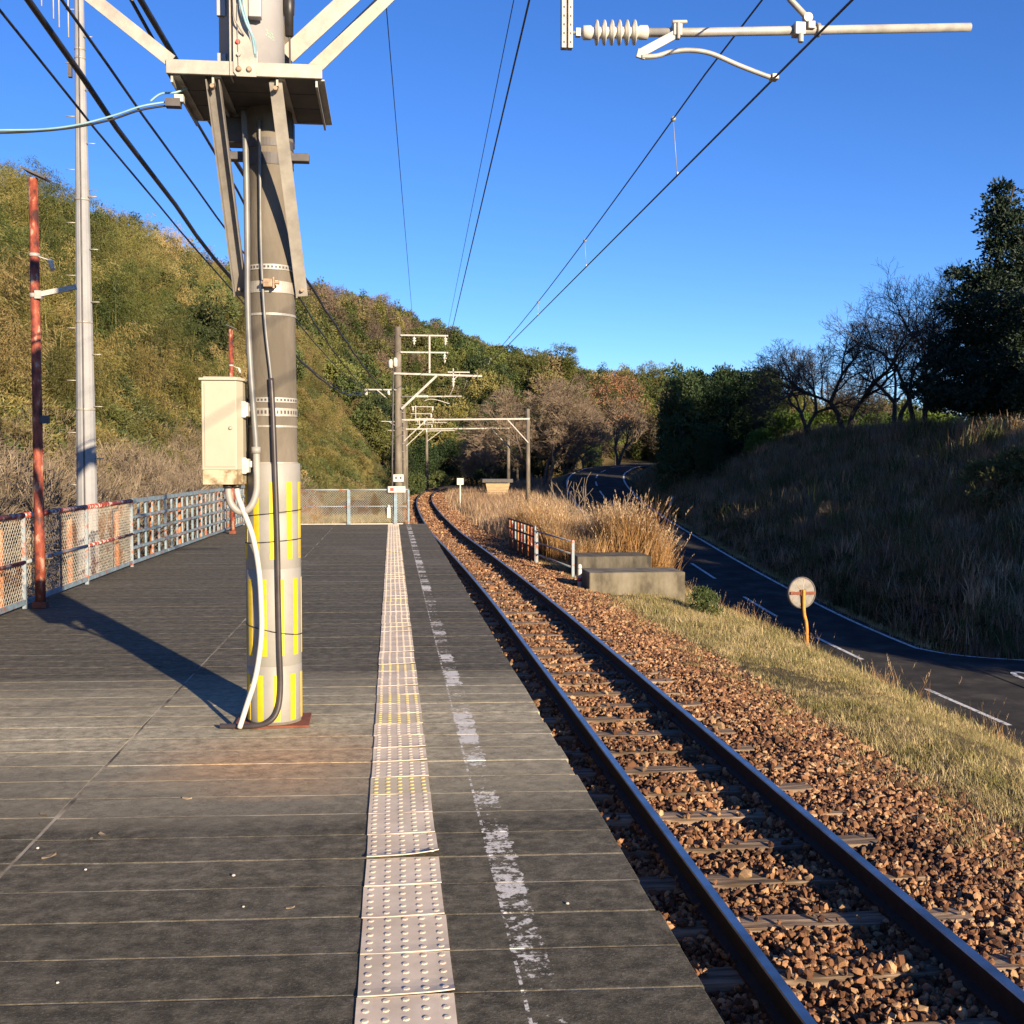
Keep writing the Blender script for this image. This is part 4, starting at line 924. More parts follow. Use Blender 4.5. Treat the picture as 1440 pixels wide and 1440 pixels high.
part(fm, MB().box((-.45, 45.9, 4.74), (1.3, .05, .05)).bar((-.6, 45.9, 4.74), (-.2, 45.9, 4.4), .04, .04), 'cable_arm', M['galv_white'])
for x in (-1.03, -.12): part(fm, MB().lathe([(.02, 0), (.06, -.08), (.07, -.2), (.03, -.24)], (x, 45.9, 4.74), n=10), 'cable_insulator', M['porcelain'])
part(fm, MB().lathe([(.04, -.2), (.11, -.15), (.11, .1), (.05, .18)], (-.02, 45.86, 5.8), n=12).lathe([(.04, -.2), (.09, -.15), (.09, .1), (.05, .18)], (.16, 45.75, 5.85), n=12), 'arrester', M['porcelain'])
part(fm, MB().tube([(.09, 45.8, 5.6), (.06, 45.82, 4.2), (.02, 45.82, 2), (.0, 45.84, -.9)], .035, 8), 'cable_riser', M['dark_steel'])
part(fm, MB().box((.27, 45.80, 1.12), (.42, .02, .30)), 'number_plate', M['white_paint'])
for x in (.17, .36): part(fm, MB().box((x, 45.786, 1.13), (.07, .006, .1)), 'plate_mark', M['dark_steel'])
for z in np.arange(1.9, 5, .32): part(fm, MB().tube([(.27 - .26, 46, z), (.27 + .26, 46, z)], .009, 6), 'step_peg', M['galv'])

def gantry(name, xl, xr, y, zl, zr, label, rl=.15, zbeam=4.9, ring=1):
    e = empty(name, ((xl + xr) / 2, y, gz(xl, y))); tag(e, label, 'gantry', 'line gantries')
    for x, zt in ((xl, zl), (xr, zr)):
        g0 = gz(x, y) - .4
        part(e, MB().lathe([(rl * 1.15, g0), (rl * .85, zt)], (x, y, 0), n=16), 'post', M['concrete_pole'])
    part(e, MB().bar((xl - .3, y - .1, zbeam), (xr + .1, y - .1, zbeam + .12), .09, .11), 'beam', M['galv_white'])
    part(e, MB().bar((xl, y - .12, zbeam - 1.5), (xl + 1.6, y - .12, zbeam), .07, .07), 'brace', M['galv_white'])
    part(e, MB().bar((xr, y - .12, zbeam - 1.6), (xr - 1.5, y - .12, zbeam + .05), .07, .07), 'brace', M['galv_white'])
    c = float(tc(y))
    part(e, MB().box((c - .6, y - .1, zbeam + .5), (.06, .06, 1.1)).box((c - .1, y - .1, zbeam + .95), (1.6, .05, .05)).box((c - .2, y - .1, zbeam + .45), (1.5, .05, .05)), 'hanger_frame', M['galv_white'])
    for dx, z in ((.6, zbeam + .95), (-.8, zbeam + .95), (.5, zbeam + .45), (0, zbeam)):
        part(e, MB().lathe([(.02, 0), (.09, -.1), (.03, -.15), (.1, -.22), (.03, -.27), (.03, -.4)], (c + dx, y - .1, z), n=8), 'insulator', M['porcelain'])
    part(e, MB().bar((xl, y - .1, zbeam - .15), (xl - 1.6, y - .1, zbeam - .1), .05, .05).bar((xl, y - .1, zbeam - .8), (xl - 1.1, y - .1, zbeam - .1), .04, .04), 'cable_arm', M['galv_white'])
gantry('line_gantry', .88, 9.83, 80, 5.9, 5.75, 'nearer line gantry spanning the track, its post the tallest right of the rails')
gantry('line_gantry', 1.3, 10.5, 100, 5.6, 5.65, 'farther line gantry spanning the track, behind the nearer one')
fm2 = mast('line_mast', 4.0, 128, 7.2, .19, .14, 'distant slim mast standing before the dark trees at the bend')
part(fm2, MB().bar((4, 127.9, 5.6), (7.2, 127.9, 5.7), .08, .08).bar((4, 127.9, 4.4), (5.6, 127.9, 5.6), .07, .07).bar((4.1, 127.9, 6.6), (6.3, 127.9, 6.6), .06, .06), 'cross_arms', M['galv_white'])

# ------------------------------------------------------------------ left: light posts, steel mast, fences
def light_post(x, y, label, arm_to):
    e = empty('light_post', (x, y, 0)); tag(e, label, 'post', 'rusty red light posts')
    part(e, MB().lathe([(.058, 0), (.056, .9), (.053, 2.5), (.050, 4.86)], (x, y, 0), n=16), 'shaft', M['red_pole'])
    part(e, MB().box((x, y, .04), (.15, .13, .07)), 'foot', M['rust_plate'])
    part(e, MB().box((x + .035, y, 4.90), (.27, .2, .022), mat=Matrix.Rotation(.42, 3, 'Y')), 'cap_plate', M['dark_steel'])
    part(e, MB().box((x + .09, y - .02, 2.15), (.09, .05, .09)).box((x + .06, y, 2.15), (.06, .08, .05)), 'bracket', M['dark_steel'])
    part(e, MB().lathe([(.062, 3.57), (.062, 3.52)], (x, y, 0), n=16).lathe([(.060, 4.02), (.06, 3.98)], (x, y, 0), n=16), 'collar', M['galv_white'])
    a = Vector((x + .05, y - .05, 3.55)); b = a + Vector(arm_to)
    part(e, MB().bar(a, b, .05, .055).box(a, (.07, .06, .09)), 'lamp_arm', M['galv_white'])
    part(e, MB().lathe([(.012, 0), (.035, -.03), (.02, -.05), (.035, -.08), (.02, -.1), (.03, -.13)], (x + .18, y - .06, 3.95), (-.3, 0, 1), n=10).tube([(x, y, 4.0), (x + .17, y - .06, 3.94)], .008, 6), 'insulator', M['porcelain'])
    return e
light_post(-4.0, 13.14, 'rusty red light post at the wire mesh fence near the left edge', (.40, .05, .105))
light_post(-3.78, 27.0, 'rusty red light post rising behind the cream cabinet', (.46, .1, .12))

st = empty('steel_mast', (-5.28, 20, -1.5)); tag(st, 'tall pale grey steel mast with step bolts behind the left fence', 'mast')
zs = [-1.8, 1.0, 2.6, 4.2, 5.8, 7.4, 9.0, 10.6]
for i in range(len(zs) - 1):
    f_ = lambda z: .186 - .0115 * (z + 0) if z < 10 else .07
    part(st, MB().lathe([(f_(zs[i]), zs[i]), (f_(zs[i + 1]) + .002, zs[i + 1])], (-5.28, 20, 0), n=14, smooth=False), 'segment', M['mast_grey'])
part(st, MB().tube([(-5.275, 20 - f_(z) * .985, z) for z in (-1.5, 1, 4, 7, 9.9)], .014, 6), 'seam_channel', M['dark_steel'])
for k in range(20):
    z = 1.3 + k * .45; s = 1 if k % 2 else -1; r_ = f_(z)
    part(st, MB().tube([(-5.28 + s * r_ * .9, 19.95, z), (-5.28 + s * (r_ + .14), 19.95, z)], .009, 6), 'step_bolt', M['galv'])
for z in (6.2, 8.6, 8.75, 4.1, 2.6):
    part(st, MB().lathe([(f_(z) + .006, z - .02), (f_(z) + .006, z + .02)], (-5.28, 20, 0), n=14), 'band', M['galv'])
part(st, MB().box((-5.42, 19.9, 8.35), (.06, .08, .22)), 'junction_box', M['dark_steel'])
an = empty('aerial', (-5.28, 19.8, 9.8)); tag(an, 'white rod aerial at the top left, beside the steel mast', 'aerial')
part(an, MB().bar((-5.25, 19.8, 9.78), (-6.1, 19.75, 9.84), .03, .03), 'boom', M['galv_white'])
for x, zb in ((-5.41, 8.87), (-5.56, 9.03), (-5.65, 9.17), (-5.84, 9.37), (-6.0, 9.42)):
    part(an, MB().tube([(x, 19.8, zb), (x, 19.8, 2 * 9.8 - zb)], .012, 6), 'element', M['white_paint'])

def chain_link(p, q, z0, z1, pitch=.06, r_=.0024):
    """diagonal wires both ways between p and q (xy), with a slight weave"""
    p, q = Vector((*p, 0)), Vector((*q, 0)); L = (q - p).length; d = (q - p) / L; nrm = Vector((-d.y, d.x, 0)); H = z1 - z0
    V, F = [], []
    def seg(a, b):
        s, t = frame_of(b - a); i = len(V)
        for e in (a, b):
            for k in range(3):
                an_ = k * 2.094; V.append(e + s * math.cos(an_) * r_ + t * math.sin(an_) * r_)
        F.extend([(i + k, i + (k + 1) % 3, i + 3 + (k + 1) % 3, i + 3 + k) for k in range(3)])
    u = -H
    while u < L:
        for dr in (1, -1):
            a0, a1 = (u, u + H)
            t0 = max(0, -u) / H; t1 = min(1, (L - u) / H)
            if t1 <= t0: continue
            zA, zB = (z0 + H * t0, z0 + H * t1) if dr == 1 else (z1 - H * t0, z1 - H * t1)
            seg(p + d * (u + H * t0) + Vector((0, 0, zA)) + nrm * .003 * dr, p + d * (u + H * t1) + Vector((0, 0, zB)) + nrm * .003 * dr)
        u += pitch * 1.35
    return np_mesh('wire_mesh', [tuple(v) for v in V], F, M['mesh_wire'])
FX = -4.16
fe = empty('mesh_fence', (FX, 10, 0)); tag(fe, 'rusty chain-link fence with peeling red top rail at the left platform edge', 'fence')
def F_(e, mb, name, m): return mb.build(name, m, e, tuple(-v for v in e.location))
for a, b in ((2.0, 4.8), (4.8, 7.6), (7.6, 10.4), (10.4, 13.1), (13.1, 15.7), (15.7, 18.35)):
    o = link('wire_mesh', chain_link((FX, a), (FX, b), .10, 1.03), fe, tuple(-v for v in fe.location))
    F_(fe, MB().tube([(FX, a + .02, 1.06), (FX, b - .02, 1.06)], .034, 10), 'top_rail', M['red_rail'])
    F_(fe, MB().tube([(FX + .01, a + .02, .53), (FX + .01, b - .02, .53)], .022, 8), 'middle_rail', M['red_rail'] if a != 13.1 else M['blue_white'])
    F_(fe, MB().box((FX, (a + b) / 2, .075), (.035, b - a - .02, .055)), 'bottom_rail', M['blue_paint'])
    F_(fe, MB().box((FX, b, .53), (.045, .035, 1.06)), 'post', M['blue_white'])
    F_(fe, MB().box((FX, (a + b) / 2 + .1, .53), (.02, .02, .9)), 'mullion', M['dark_steel'])
la = empty('lattice_fence', (FX, 23, 0)); tag(la, 'pale blue lattice fence along the left platform edge', 'fence')
xa = lambda y: FX + (y - 18.4) * .012
for a, b in ((18.40, 21.0), (21.02, 23.6), (23.62, 26.2), (26.22, 28.8), (28.82, 30.9)):
    for z, h in ((1.06, .07), (.80, .04), (.55, .04), (.30, .04), (.07, .05)):
        F_(la, MB().bar((xa(a), a, z), (xa(b), b, z), .04, h), 'rail', M['blue_paint'])
    n_ = 5
    for k in range(n_ + 1):
        y = a + .02 + (b - a - .04) * k / n_
        F_(la, MB().box((xa(y) - .025, y, .55), (.03, .055 if k not in (0, n_) else .03, .98)), 'upright', M['blue_paint'] if k % 3 else M['blue_white'])
og = 'orange fence posts'
for i, y in enumerate((12.9, 15.6, 18.2, 20.8, 23.4, 26.0, 28.6)):
    o = MB().lathe([(.042, -1.5), (.042, .98), (.035, 1.0)], (-4.36, y, 0), n=12).build('stay_post', M['orange_post'])
    tag(o, 'rusty orange stay post behind the left platform fence, ' + ['at the red light post', 'seen through the wire mesh', 'where mesh and lattice meet', 'first behind the lattice', 'second behind the lattice', 'third behind the lattice', 'last behind the lattice'][i], 'post', og)
ef = empty('end_fence', (-1.7, 31.0, 0)); tag(ef, 'chain-link fence with pale blue posts closing the platform end', 'fence')
xs = [-3.95, -2.6, -1.19, .10, .46]
for a, b in zip(xs[:-1], xs[1:]):
    link('wire_mesh', chain_link((a, 31.04), (b, 31.04), .06, .95, .05, .005), ef, tuple(-v for v in ef.location))
    F_(ef, MB().tube([(a, 31.04, .96), (b, 31.04, .96)], .022, 8), 'top_rail', M['blue_white'])
    F_(ef, MB().tube([(a, 31.04, .50), (b, 31.04, .50)], .014, 8), 'middle_rail', M['blue_white'])
for x in xs: F_(ef, MB().box((x, 31.0, .48), (.09 if x < .4 else .05, .06, .96)), 'post', M['blue_paint'])
o = MB().box((.13, 30.95, .97), (.48, .02, .17)).box((.0, 30.938, .97), (.10, .004, .09), m=1).box((.22, 30.938, .985), (.2, .004, .02), m=2).box((.22, 30.938, .945), (.2, .004, .02), m=2).build('fence_sign', [M['white_paint'], M['red_paint'], M['galv']]); tag(o, 'small white sign board fixed on the platform end fence', 'sign')
o = MB().box((-.09, 30.96, .32), (.10, .04, .30)).box((-.09, 30.96, .5), (.05, .03, .08)).build('tag_plate', M['white_paint'], bevel=.01); tag(o, 'small white plate hanging low on the platform end fence', 'plate')

# ------------------------------------------------------------------ right side of the track: railings, walls, markers
lt = empty('lattice_barrier', (3.95, 34.5, -1.1)); tag(lt, 'short rusty lattice barrier right of the track beside the golden grass', 'barrier')
p0, p1 = Vector((3.86, 36.7, -1.15)), Vector((4.08, 31.8, -1.15))
for z in (1.02, .72, .40, .06): F_(lt, MB().bar(p0 + Vector((0, 0, z)), p1 + Vector((0, 0, z)), .04, .05), 'rail', M['black_frame'])
for k in range(9):
    c = p0.lerp(p1, k / 8)
    F_(lt, MB().box(c + Vector((.03, 0, .52)), (.04, .1 if k % 2 else .22, 1.02)), 'upright', (M['orange_post'], M['red_rail'], M['blue_white'])[k % 3])
for k in range(5):
    c = p0.lerp(p1, (k + .5) / 5); F_(lt, MB().box(c + Vector((-.005, 0, .22)), (.012, .9, .32)), 'lower_panel', M['black_frame'])
rr_ = empty('pipe_railing', (4.35, 29.7, -1.1)); tag(rr_, 'pale blue pipe railing sloping down right of the track', 'railing')
q0, q1 = Vector((4.10, 31.6, -1.15)), Vector((4.56, 27.75, -1.18))
for t_, nm in ((0.04, 'post'), (1, 'post')):
    c = q0.lerp(q1, t_); F_(rr_, MB().box(c + Vector((0, 0, .45)), (.07, .07, .95)), nm, M['blue_white'])
for z in (.90, .58, .24): F_(rr_, MB().tube([q0 + Vector((0, 0, z)), q1 + Vector((0, 0, z - .02))], .024, 8), 'pipe', M['blue_white'])
cw = empty('concrete_step', (5.5, 25.1, -1.9)); tag(cw, 'lower pale concrete block wall below the railing', 'wall')
F_(cw, MB().box((5.50, 25.1, -1.33), (2.2, 1.2, 1.10)), 'block', M['concrete']).modifiers.new('edge', 'BEVEL').width = .02
cw2 = empty('concrete_wall', (5.7, 29, -1.8)); tag(cw2, 'upper grey concrete wall behind the lower block, under golden grass', 'wall')
F_(cw2, MB().box((5.72, 28.9, -1.25), (1.95, 1.4, 1.06)), 'block', M['concrete_dark']).modifiers.new('edge', 'BEVEL').width = .02
mk = empty('marker_post', (4.28, 25.1, -1.25)); tag(mk, 'short white marker post with a red band beside the ballast', 'post')
F_(mk, MB().lathe([(.052, -1.4), (.052, -.72), (.044, -.65), (.02, -.63)], (4.28, 25.1, 0), n=14), 'shaft', M['white_paint'])
F_(mk, MB().lathe([(.0545, -1.03), (.0545, -.94)], (4.28, 25.1, 0), n=14), 'red_band', M['red_paint'])
F_(mk, MB().lathe([(.054, -.745), (.054, -.73)], (4.28, 25.1, 0), n=14), 'groove_ring', M['dark_steel'])
ws = empty('distance_post', (4.35, 71, -1.2)); tag(ws, 'thin white post with square plate right of the curving rails', 'sign')
F_(ws, MB().box((4.35, 71, -.4), (.07, .07, 1.7)), 'post', M['white_paint']); F_(ws, MB().box((4.35, 70.95, .62), (.42, .03, .42)), 'plate', M['white_paint'])
F_(ws, MB().box((4.35, 70.93, .63), (.12, .01, .2)), 'plate_mark', M['galv'])
hp = empty('wooden_hopper', (8.9, 95, -1)); tag(hp, 'pale wooden box on dark legs beside the far track', 'box')
mb = MB().add([(7.95, 94.2, .12), (10.0, 94.2, .12), (10.0, 96, .12), (7.95, 96, .12), (8.15, 94.35, -.85), (9.8, 94.35, -.85), (9.8, 95.8, -.85), (8.15, 95.8, -.85)], [(3, 2, 1, 0), (4, 5, 6, 7), (0, 1, 5, 4), (1, 2, 6, 5), (2, 3, 7, 6), (3, 0, 4, 7)]); F_(hp, mb, 'box_body', M['wood_tan'])
F_(hp, MB().box((8.95, 95.1, .35), (2.6, 2.3, .3)), 'lid', M['under_steel'])
for x in (8.3, 9.6):
    for y in (94.5, 95.7): F_(hp, MB().box((x, y, -1.1), (.14, .14, .6)), 'leg', M['dark_steel'])
for k in range(4): F_(hp, MB().box((8.98, 94.255 + .0, -.05 - k * .2), (1.9 - k * .09, .02, .012), mat=Matrix.Rotation(.0, 3, 'X')), 'board_joint', M['dark_steel'])

# traffic mirror seen from behind
mx, my = 10.68, 28.0
mr = empty('traffic_mirror', (mx + .12, my, gz(mx + .12, my))); tag(mr, 'round traffic mirror on a bent orange post, seen from behind', 'mirror')
g0 = gz(mx + .12, my)
nd = Vector((.22, -1, .05)).normalized(); cM = Vector((mx, my, -1.70))
F_(mr, MB().lathe([(.004, .016), (.2, .014), (.385, .0), (.40, -.03), (.40, -.05), (.3, -.09), (.02, -.12)], cM, nd, n=40, smooth=False), 'back_shell', M['mirror_back'])
F_(mr, MB().lathe([(.395, -.07), (.418, -.06), (.418, .015), (.40, .025), (.385, .012)], cM, nd, n=40, caps=False), 'rim', M['dark_steel'])
F_(mr, MB().bar(cM + nd * .035 + Vector((-.36, -.08, .0)), cM + nd * .035 + Vector((.36, .08, -.02)), .075, .03, up=nd), 'cross_bar', M['rust_plate'])
F_(mr, MB().box(cM + nd * .05, (.14, .06, .16)), 'hub', M['rust_plate'])
for k in range(8):
    a = k * math.pi / 4 + .2; s, t = frame_of(nd); dv = s * math.cos(a) + t * math.sin(a); F_(mr, MB().bar(cM + nd * .022 + dv * .08, cM + nd * .008 + dv * .36, .012, .012), 'rib', M['bolt'])
F_(mr, MB().tube(curve_pts([cM + nd * .09 + Vector((0, 0, .08)), cM + nd * .09 + Vector((0, 0, -.25)), (mx + .04, my - .08, -2.25), (mx + .10, my - .08, -2.5), (mx + .12, my - .08, -2.9), (mx + .12, my - .08, g0 - .3)]), .044, 12), 'post', M['mirror_orange'])
dp = empty('guide_post', (19.9, 79, gz(19.9, 79))); tag(dp, 'leaning grey guide post at the far side of the road', 'post')
zg = gz(19.9, 79)
F_(dp, MB().tube([(19.75, 79, zg - .3), (20.3, 79, zg + 1.35)], .07, 10), 'shaft', M['galv_white']); F_(dp, MB().tube([(20.25, 79, zg + 1.2), (20.36, 79, zg + 1.52)], .085, 10), 'cap', M['galv'])

# ------------------------------------------------------------------ vegetation generators
def rand_dirs(n, r):
    d = r.normal(size=(n, 3)); return d / np.linalg.norm(d, axis=1)[:, None]
def leaf_quads(C, D, L, Wd, r, N=None):
    """rhombic leaves: centre-base C, direction D, length L, width Wd"""
    n = len(C); N = rand_dirs(n, r) if N is None else N
    S = np.cross(D, N); S /= np.linalg.norm(S, axis=1)[:, None] + 1e-9
    L = np.broadcast_to(L, n)[:, None]; Wd = np.broadcast_to(Wd, n)[:, None]
    bend = np.cross(S, D) * L * .12
    V = np.stack([C, C + D * L * .45 + S * Wd * .5 + bend, C + D * L, C + D * L * .45 - S * Wd * .5 + bend], 1).reshape(-1, 3)
    F = np.arange(4 * n).reshape(n, 4); return V, F
def join(parts):
    Vs, Fs, Ms, b = [], [], [], 0
    for V, F, m in parts:
        Vs.append(V); Fs.append(F + b); Ms.append(np.full(len(F), m)); b += len(V)
    return np.concatenate(Vs), np.concatenate(Fs), np.concatenate(Ms)
def tubes(A, B, ra, rb, n=4):
    """many tapered tubes at once -> quads"""
    A, B = np.asarray(A, float), np.asarray(B, float); D = B - A; D /= np.linalg.norm(D, axis=1)[:, None] + 1e-9
    ref = np.where(np.abs(D[:, 2:3]) < .9, np.array([[0, 0, 1.]]), np.array([[1., 0, 0]]))
    S = np.cross(D, ref); S /= np.linalg.norm(S, axis=1)[:, None]; T = np.cross(S, D)
    ang = np.arange(n) * 2 * math.pi / n
    off = S[:, None] * np.cos(ang)[None, :, None] + T[:, None] * np.sin(ang)[None, :, None]
    V = np.concatenate([A[:, None] + off * np.asarray(ra)[:, None, None], B[:, None] + off * np.asarray(rb)[:, None, None]], 1).reshape(-1, 3)
    k = np.arange(len(A))[:, None] * 2 * n; j = np.arange(n)[None]; j2 = (j + 1) % n
    F = np.stack([k + j, k + j2, k + n + j2, k + n + j], -1).reshape(-1, 4); return V, F

def bamboo_clump(seed, mat_):
    r = np.random.default_rng(seed); A, B, ra, rb = [], [], [], []; C, D = [], []
    for c in range(10):
        x, y = r.normal(0, .55, 2); h = r.uniform(4.6, 7.8); az = r.uniform(0, 6.28); lean = r.uniform(.7, 2.6)
        pts = []
        for i in range(9):
            t = i / 8; pts.append(np.array([x + math.cos(az) * lean * t ** 2.4, y + math.sin(az) * lean * t ** 2.4, h * (t - .16 * t ** 3.5 * lean / 2)]))
        for i in range(8): A.append(pts[i]); B.append(pts[i + 1]); ra.append(.035 * (1 - i / 9)); rb.append(.035 * (1 - (i + 1) / 9))
        m = 520
        tt = r.uniform(.12, 1.0, m) ** .5; k = np.clip((tt * 8).astype(int), 0, 7); fr = tt * 8 - k; PA = np.array(pts)
        base = PA[k] * (1 - fr[:, None]) + PA[k + 1] * fr[:, None]
        spread = .75 * (1 - np.abs(tt - .65)) ; dv = rand_dirs(m, r); dv[:, 2] = dv[:, 2] * .5 - .1
        # sprays: leaves bunch round a few twig ends
        sp = r.integers(0, m, 30); pick = sp[r.integers(0, 30, m)]; base = base[pick]; dv0 = dv[pick]; dv = dv0 * .7 + rand_dirs(m, r) * .5
        C.append(base + dv0 * spread[pick][:, None] * .8 + r.normal(0, .15, (m, 3))); dd = dv * .95 + rand_dirs(m, r) * .5 + np.array([math.cos(az) * .6, math.sin(az) * .6, -.6]); D.append(dd / np.linalg.norm(dd, axis=1)[:, None])
    C = np.concatenate(C); D = np.concatenate(D)
    V1, F1 = leaf_quads(C, D, r.uniform(.16, .29, len(C)), r.uniform(.026, .044, len(C)), r)
    V2, F2 = tubes(A, B, ra, rb, 3)
    V, F, mi = join([(V1, F1, 0), (V2, F2, 1)]); return np_mesh('bamboo', V, F, [mat_, LEAF['bamboo_gold']], False, mi)

def blob_points(r, n, lobes):
    """points on the shells of several overlapping ellipsoids"""
    out = []; w = np.array([l[3] * l[4] for l in lobes]); w = w / w.sum()
    for l, k in zip(lobes, (w * n).astype(int)):
        d = rand_dirs(k, r); rad_ = r.uniform(.55, 1.0, (k, 1)) ** .5; out.append((np.array(l[:3]) + d * rad_ * np.array([l[3], l[3], l[4]]), d))
    return np.concatenate([o[0] for o in out]), np.concatenate([o[1] for o in out])
def crown_mesh(name, seed, lobes, n, ls, lw_, mat_, droop=0.0, twigs=0):
    r = np.random.default_rng(seed); C, d = blob_points(r, n, lobes)
    # clump: pull towards random clump centres
    kc = C[r.integers(0, len(C), max(8, n // 45))]; near_ = r.integers(0, len(kc), len(C))
    i = np.array([np.argmin(((kc - c) ** 2).sum(1)) for c in C]) if len(C) < 2500 else near_
    if len(C) < 2500: C = C * .55 + kc[i] * .45
    D = d * .7 + rand_dirs(len(C), r) * .7 + np.array([0, 0, .25 - droop]); D /= np.linalg.norm(D, axis=1)[:, None]
    V, F = leaf_quads(C, D, r.uniform(.7, 1.3, len(C)) * ls, r.uniform(.7, 1.3, len(C)) * lw_, r)
    return np_mesh(name, V, F, mat_)
def clumped_crown(name, seed, lobes, nclump, per, cr_, ls, lw_, mat_, flat=.6):
    """tight leaf clumps spread over lobes, gaps between them"""
    r = np.random.default_rng(seed); C, d = blob_points(r, nclump, lobes); n = len(C)
    off = rand_dirs(n * per, r) * (r.uniform(0, 1, (n * per, 1)) ** .45) * cr_ * np.repeat(r.uniform(.6, 1.3, (n, 1)), per, 0); off[:, 2] *= flat
    P = np.repeat(C, per, 0) + off
    D = off / (np.linalg.norm(off, axis=1)[:, None] + 1e-6) * .8 + rand_dirs(n * per, r) * .6 + np.array([0, 0, .25]); D /= np.linalg.norm(D, axis=1)[:, None]
    V, F = leaf_quads(P, D, r.uniform(.7, 1.3, len(P)) * ls, r.uniform(.7, 1.3, len(P)) * lw_, r)
    return np_mesh(name, V, F, mat_)

def branch_tree(seed, h, spread, levels=6, trunks=1, kids=(2, 3), r0=.16, lean=(0, 0), up=.25, first=.28, min_r=.006):
    """recursive bare tree -> (trunk tubes, twig tubes)"""
    r = random.Random(seed); T = [[], [], [], []]; W_ = [[], [], [], []]
    def grow(p, d, L, rad_, lev):
        n = 3 if lev < 2 else 2; q = p; dd = d.copy()
        for i in range(n):
            dd = (dd + Vector((r.gauss(0, .16), r.gauss(0, .16), r.gauss(0, .10) + up * .10))).normalized()
            e = q + dd * (L / n); r1 = rad_ * (1 - .30 * (i + 1) / n)
            tgt = T if lev < 3 else W_
            tgt[0].append(tuple(q)); tgt[1].append(tuple(e)); tgt[2].append(max(rad_ * (1 - .30 * i / n), min_r)); tgt[3].append(max(r1, min_r))
            q = e
            if lev >= 1 and lev < levels and i < n - 1 and r.random() < .7: side(q, dd, L * .62, r1 * .55, lev + 1)
        if lev < levels:
            for k in range(r.randint(*kids)): side(q, dd, L * r.uniform(.62, .82), rad_ * r.uniform(.5, .68), lev + 1)
    def side(p, d, L, rad_, lev):
        a = r.uniform(0, 6.28); s, t = frame_of(d); ang = r.uniform(.35, .85)
        nd_ = (d * math.cos(ang) + (s * math.cos(a) + t * math.sin(a)) * math.sin(ang) * spread); nd_.z += up * .3; grow(p, nd_.normalized(), L, rad_, lev)
    for k in range(trunks):
        a = r.uniform(0, 6.28); d = Vector((math.cos(a) * .25 * (trunks > 1) + lean[0], math.sin(a) * .25 * (trunks > 1) + lean[1], 1)).normalized()
        grow(Vector((math.cos(a) * .12 * (trunks > 1), math.sin(a) * .12 * (trunks > 1), -.2)), d, h * first, r0, 0)
    return T, W_
def bare_tree_meshes(seed, mt, mw, **k):
    T, W_ = branch_tree(seed, **k)
    V, F = tubes(T[0], T[1], T[2], T[3], 6); a = np_mesh('trunk', V, F, mt, True)
    V, F = tubes(W_[0], W_[1], W_[2], W_[3], 3); b = np_mesh('crown', V, F, mw)
    return a, b, len(W_[0])

def put_tree(name, label, cat_, loc, meshes, s=1, rz=0, group=None):
    e = empty(name, loc, rz); e.scale = (s, s, s) if not hasattr(s, '__len__') else s
    tag(e, label, cat_, group)
    for nm, me in meshes: link(nm, me, e)
    return e
def trunk_mesh(h, r0, r1, m, seed=0, limbs=6, spread=1.5):
    r = random.Random(seed); mb = MB(); pts = [(r.gauss(0, .06) * i, r.gauss(0, .06) * i, -.3 + (h + .3) * i / 6) for i in range(7)]
    mb.tube(pts, [r0 + (r1 - r0) * i / 6 for i in range(7)], 8)
    for k in range(limbs):
        t = r.uniform(.35, .95); z = h * t; a = r.uniform(0, 6.28); i = min(int(t * 6), 5); b = Vector(pts[i]); b.z = z; l = spread * (1.15 - t * .6)
        mb.tube([b, b + Vector((math.cos(a) * l * .5, math.sin(a) * l * .5, l * .22)), b + Vector((math.cos(a) * l, math.sin(a) * l, l * .6))], [r1 * .7, r1 * .45, r1 * .15], 5)
    return mb.mesh('trunk', m)

# ------------------------------------------------------------------ bamboo hillside (uncountable)
BAM = [bamboo_clump(i, LEAF['bamboo'] if i < 4 else LEAF['bamboo_gold']) for i in range(6)]
BAM.append(clumped_crown('hill_crown', 7, [(0, 0, 3.9, 1.6, 1.7), (.5, .3, 5.0, 1.2, 1.2), (-.6, -.3, 4.8, 1.1, 1.1)], 130, 34, .42, .22, .12, LEAF['evergreen_lit']))
n = 9000
Y = 12 + 118 * NP.uniform(0, 1, n) ** 1.25; X = -NP.uniform(5, 62, n)
ft = np.minimum(-8.2 + .1 * np.clip(Y - 55, 0, 200), tc(Y) - 5.0)
k = (X < ft - .4) & (X / Y > -.62) ; X, Y, ft = X[k], Y[k], ft[k]
# thin out with even spacing
keep = []; cell = {}
for i in range(len(X)):
    dmin = 1.42 + .011 * Y[i]; c = (int(X[i] / 2), int(Y[i] / 2)); ok = True
    for a in (-1, 0, 1):
        for b in (-1, 0, 1):
            for j in cell.get((c[0] + a, c[1] + b), ()):
                if (X[i] - X[j]) ** 2 + (Y[i] - Y[j]) ** 2 < dmin ** 2: ok = False; break
            if not ok: break
        if not ok: break
    if ok: keep.append(i); cell.setdefault(c, []).append(i)
X, Y, ft = X[keep], Y[keep], ft[keep]; n = len(X)
edge = np.clip((ft - X) / 6, .35, 1)
gold = (np.sin(X * .21 + Y * .11) + np.sin(Y * .31 - X * .13) + NP.normal(0, .7, n) + np.clip(3.2 - (ft - X) * .35, 0, 2) > .9)
ids = np.where(gold, NP.integers(4, 6, n), NP.integers(0, 4, n)); dark = (NP.uniform(0, 1, n) < .07) & (ft - X > 3); ids = np.where(dark, 6, ids)
rot = np.stack([NP.normal(0, .12, n), NP.normal(.10, .12, n), NP.uniform(0, 6.28, n)], -1)
o = scatter('bamboo_grove', np.stack([X, Y, ground_z(X, Y) - .3], -1), rot, edge * NP.uniform(.55, 1.12, n), ids, BAM)
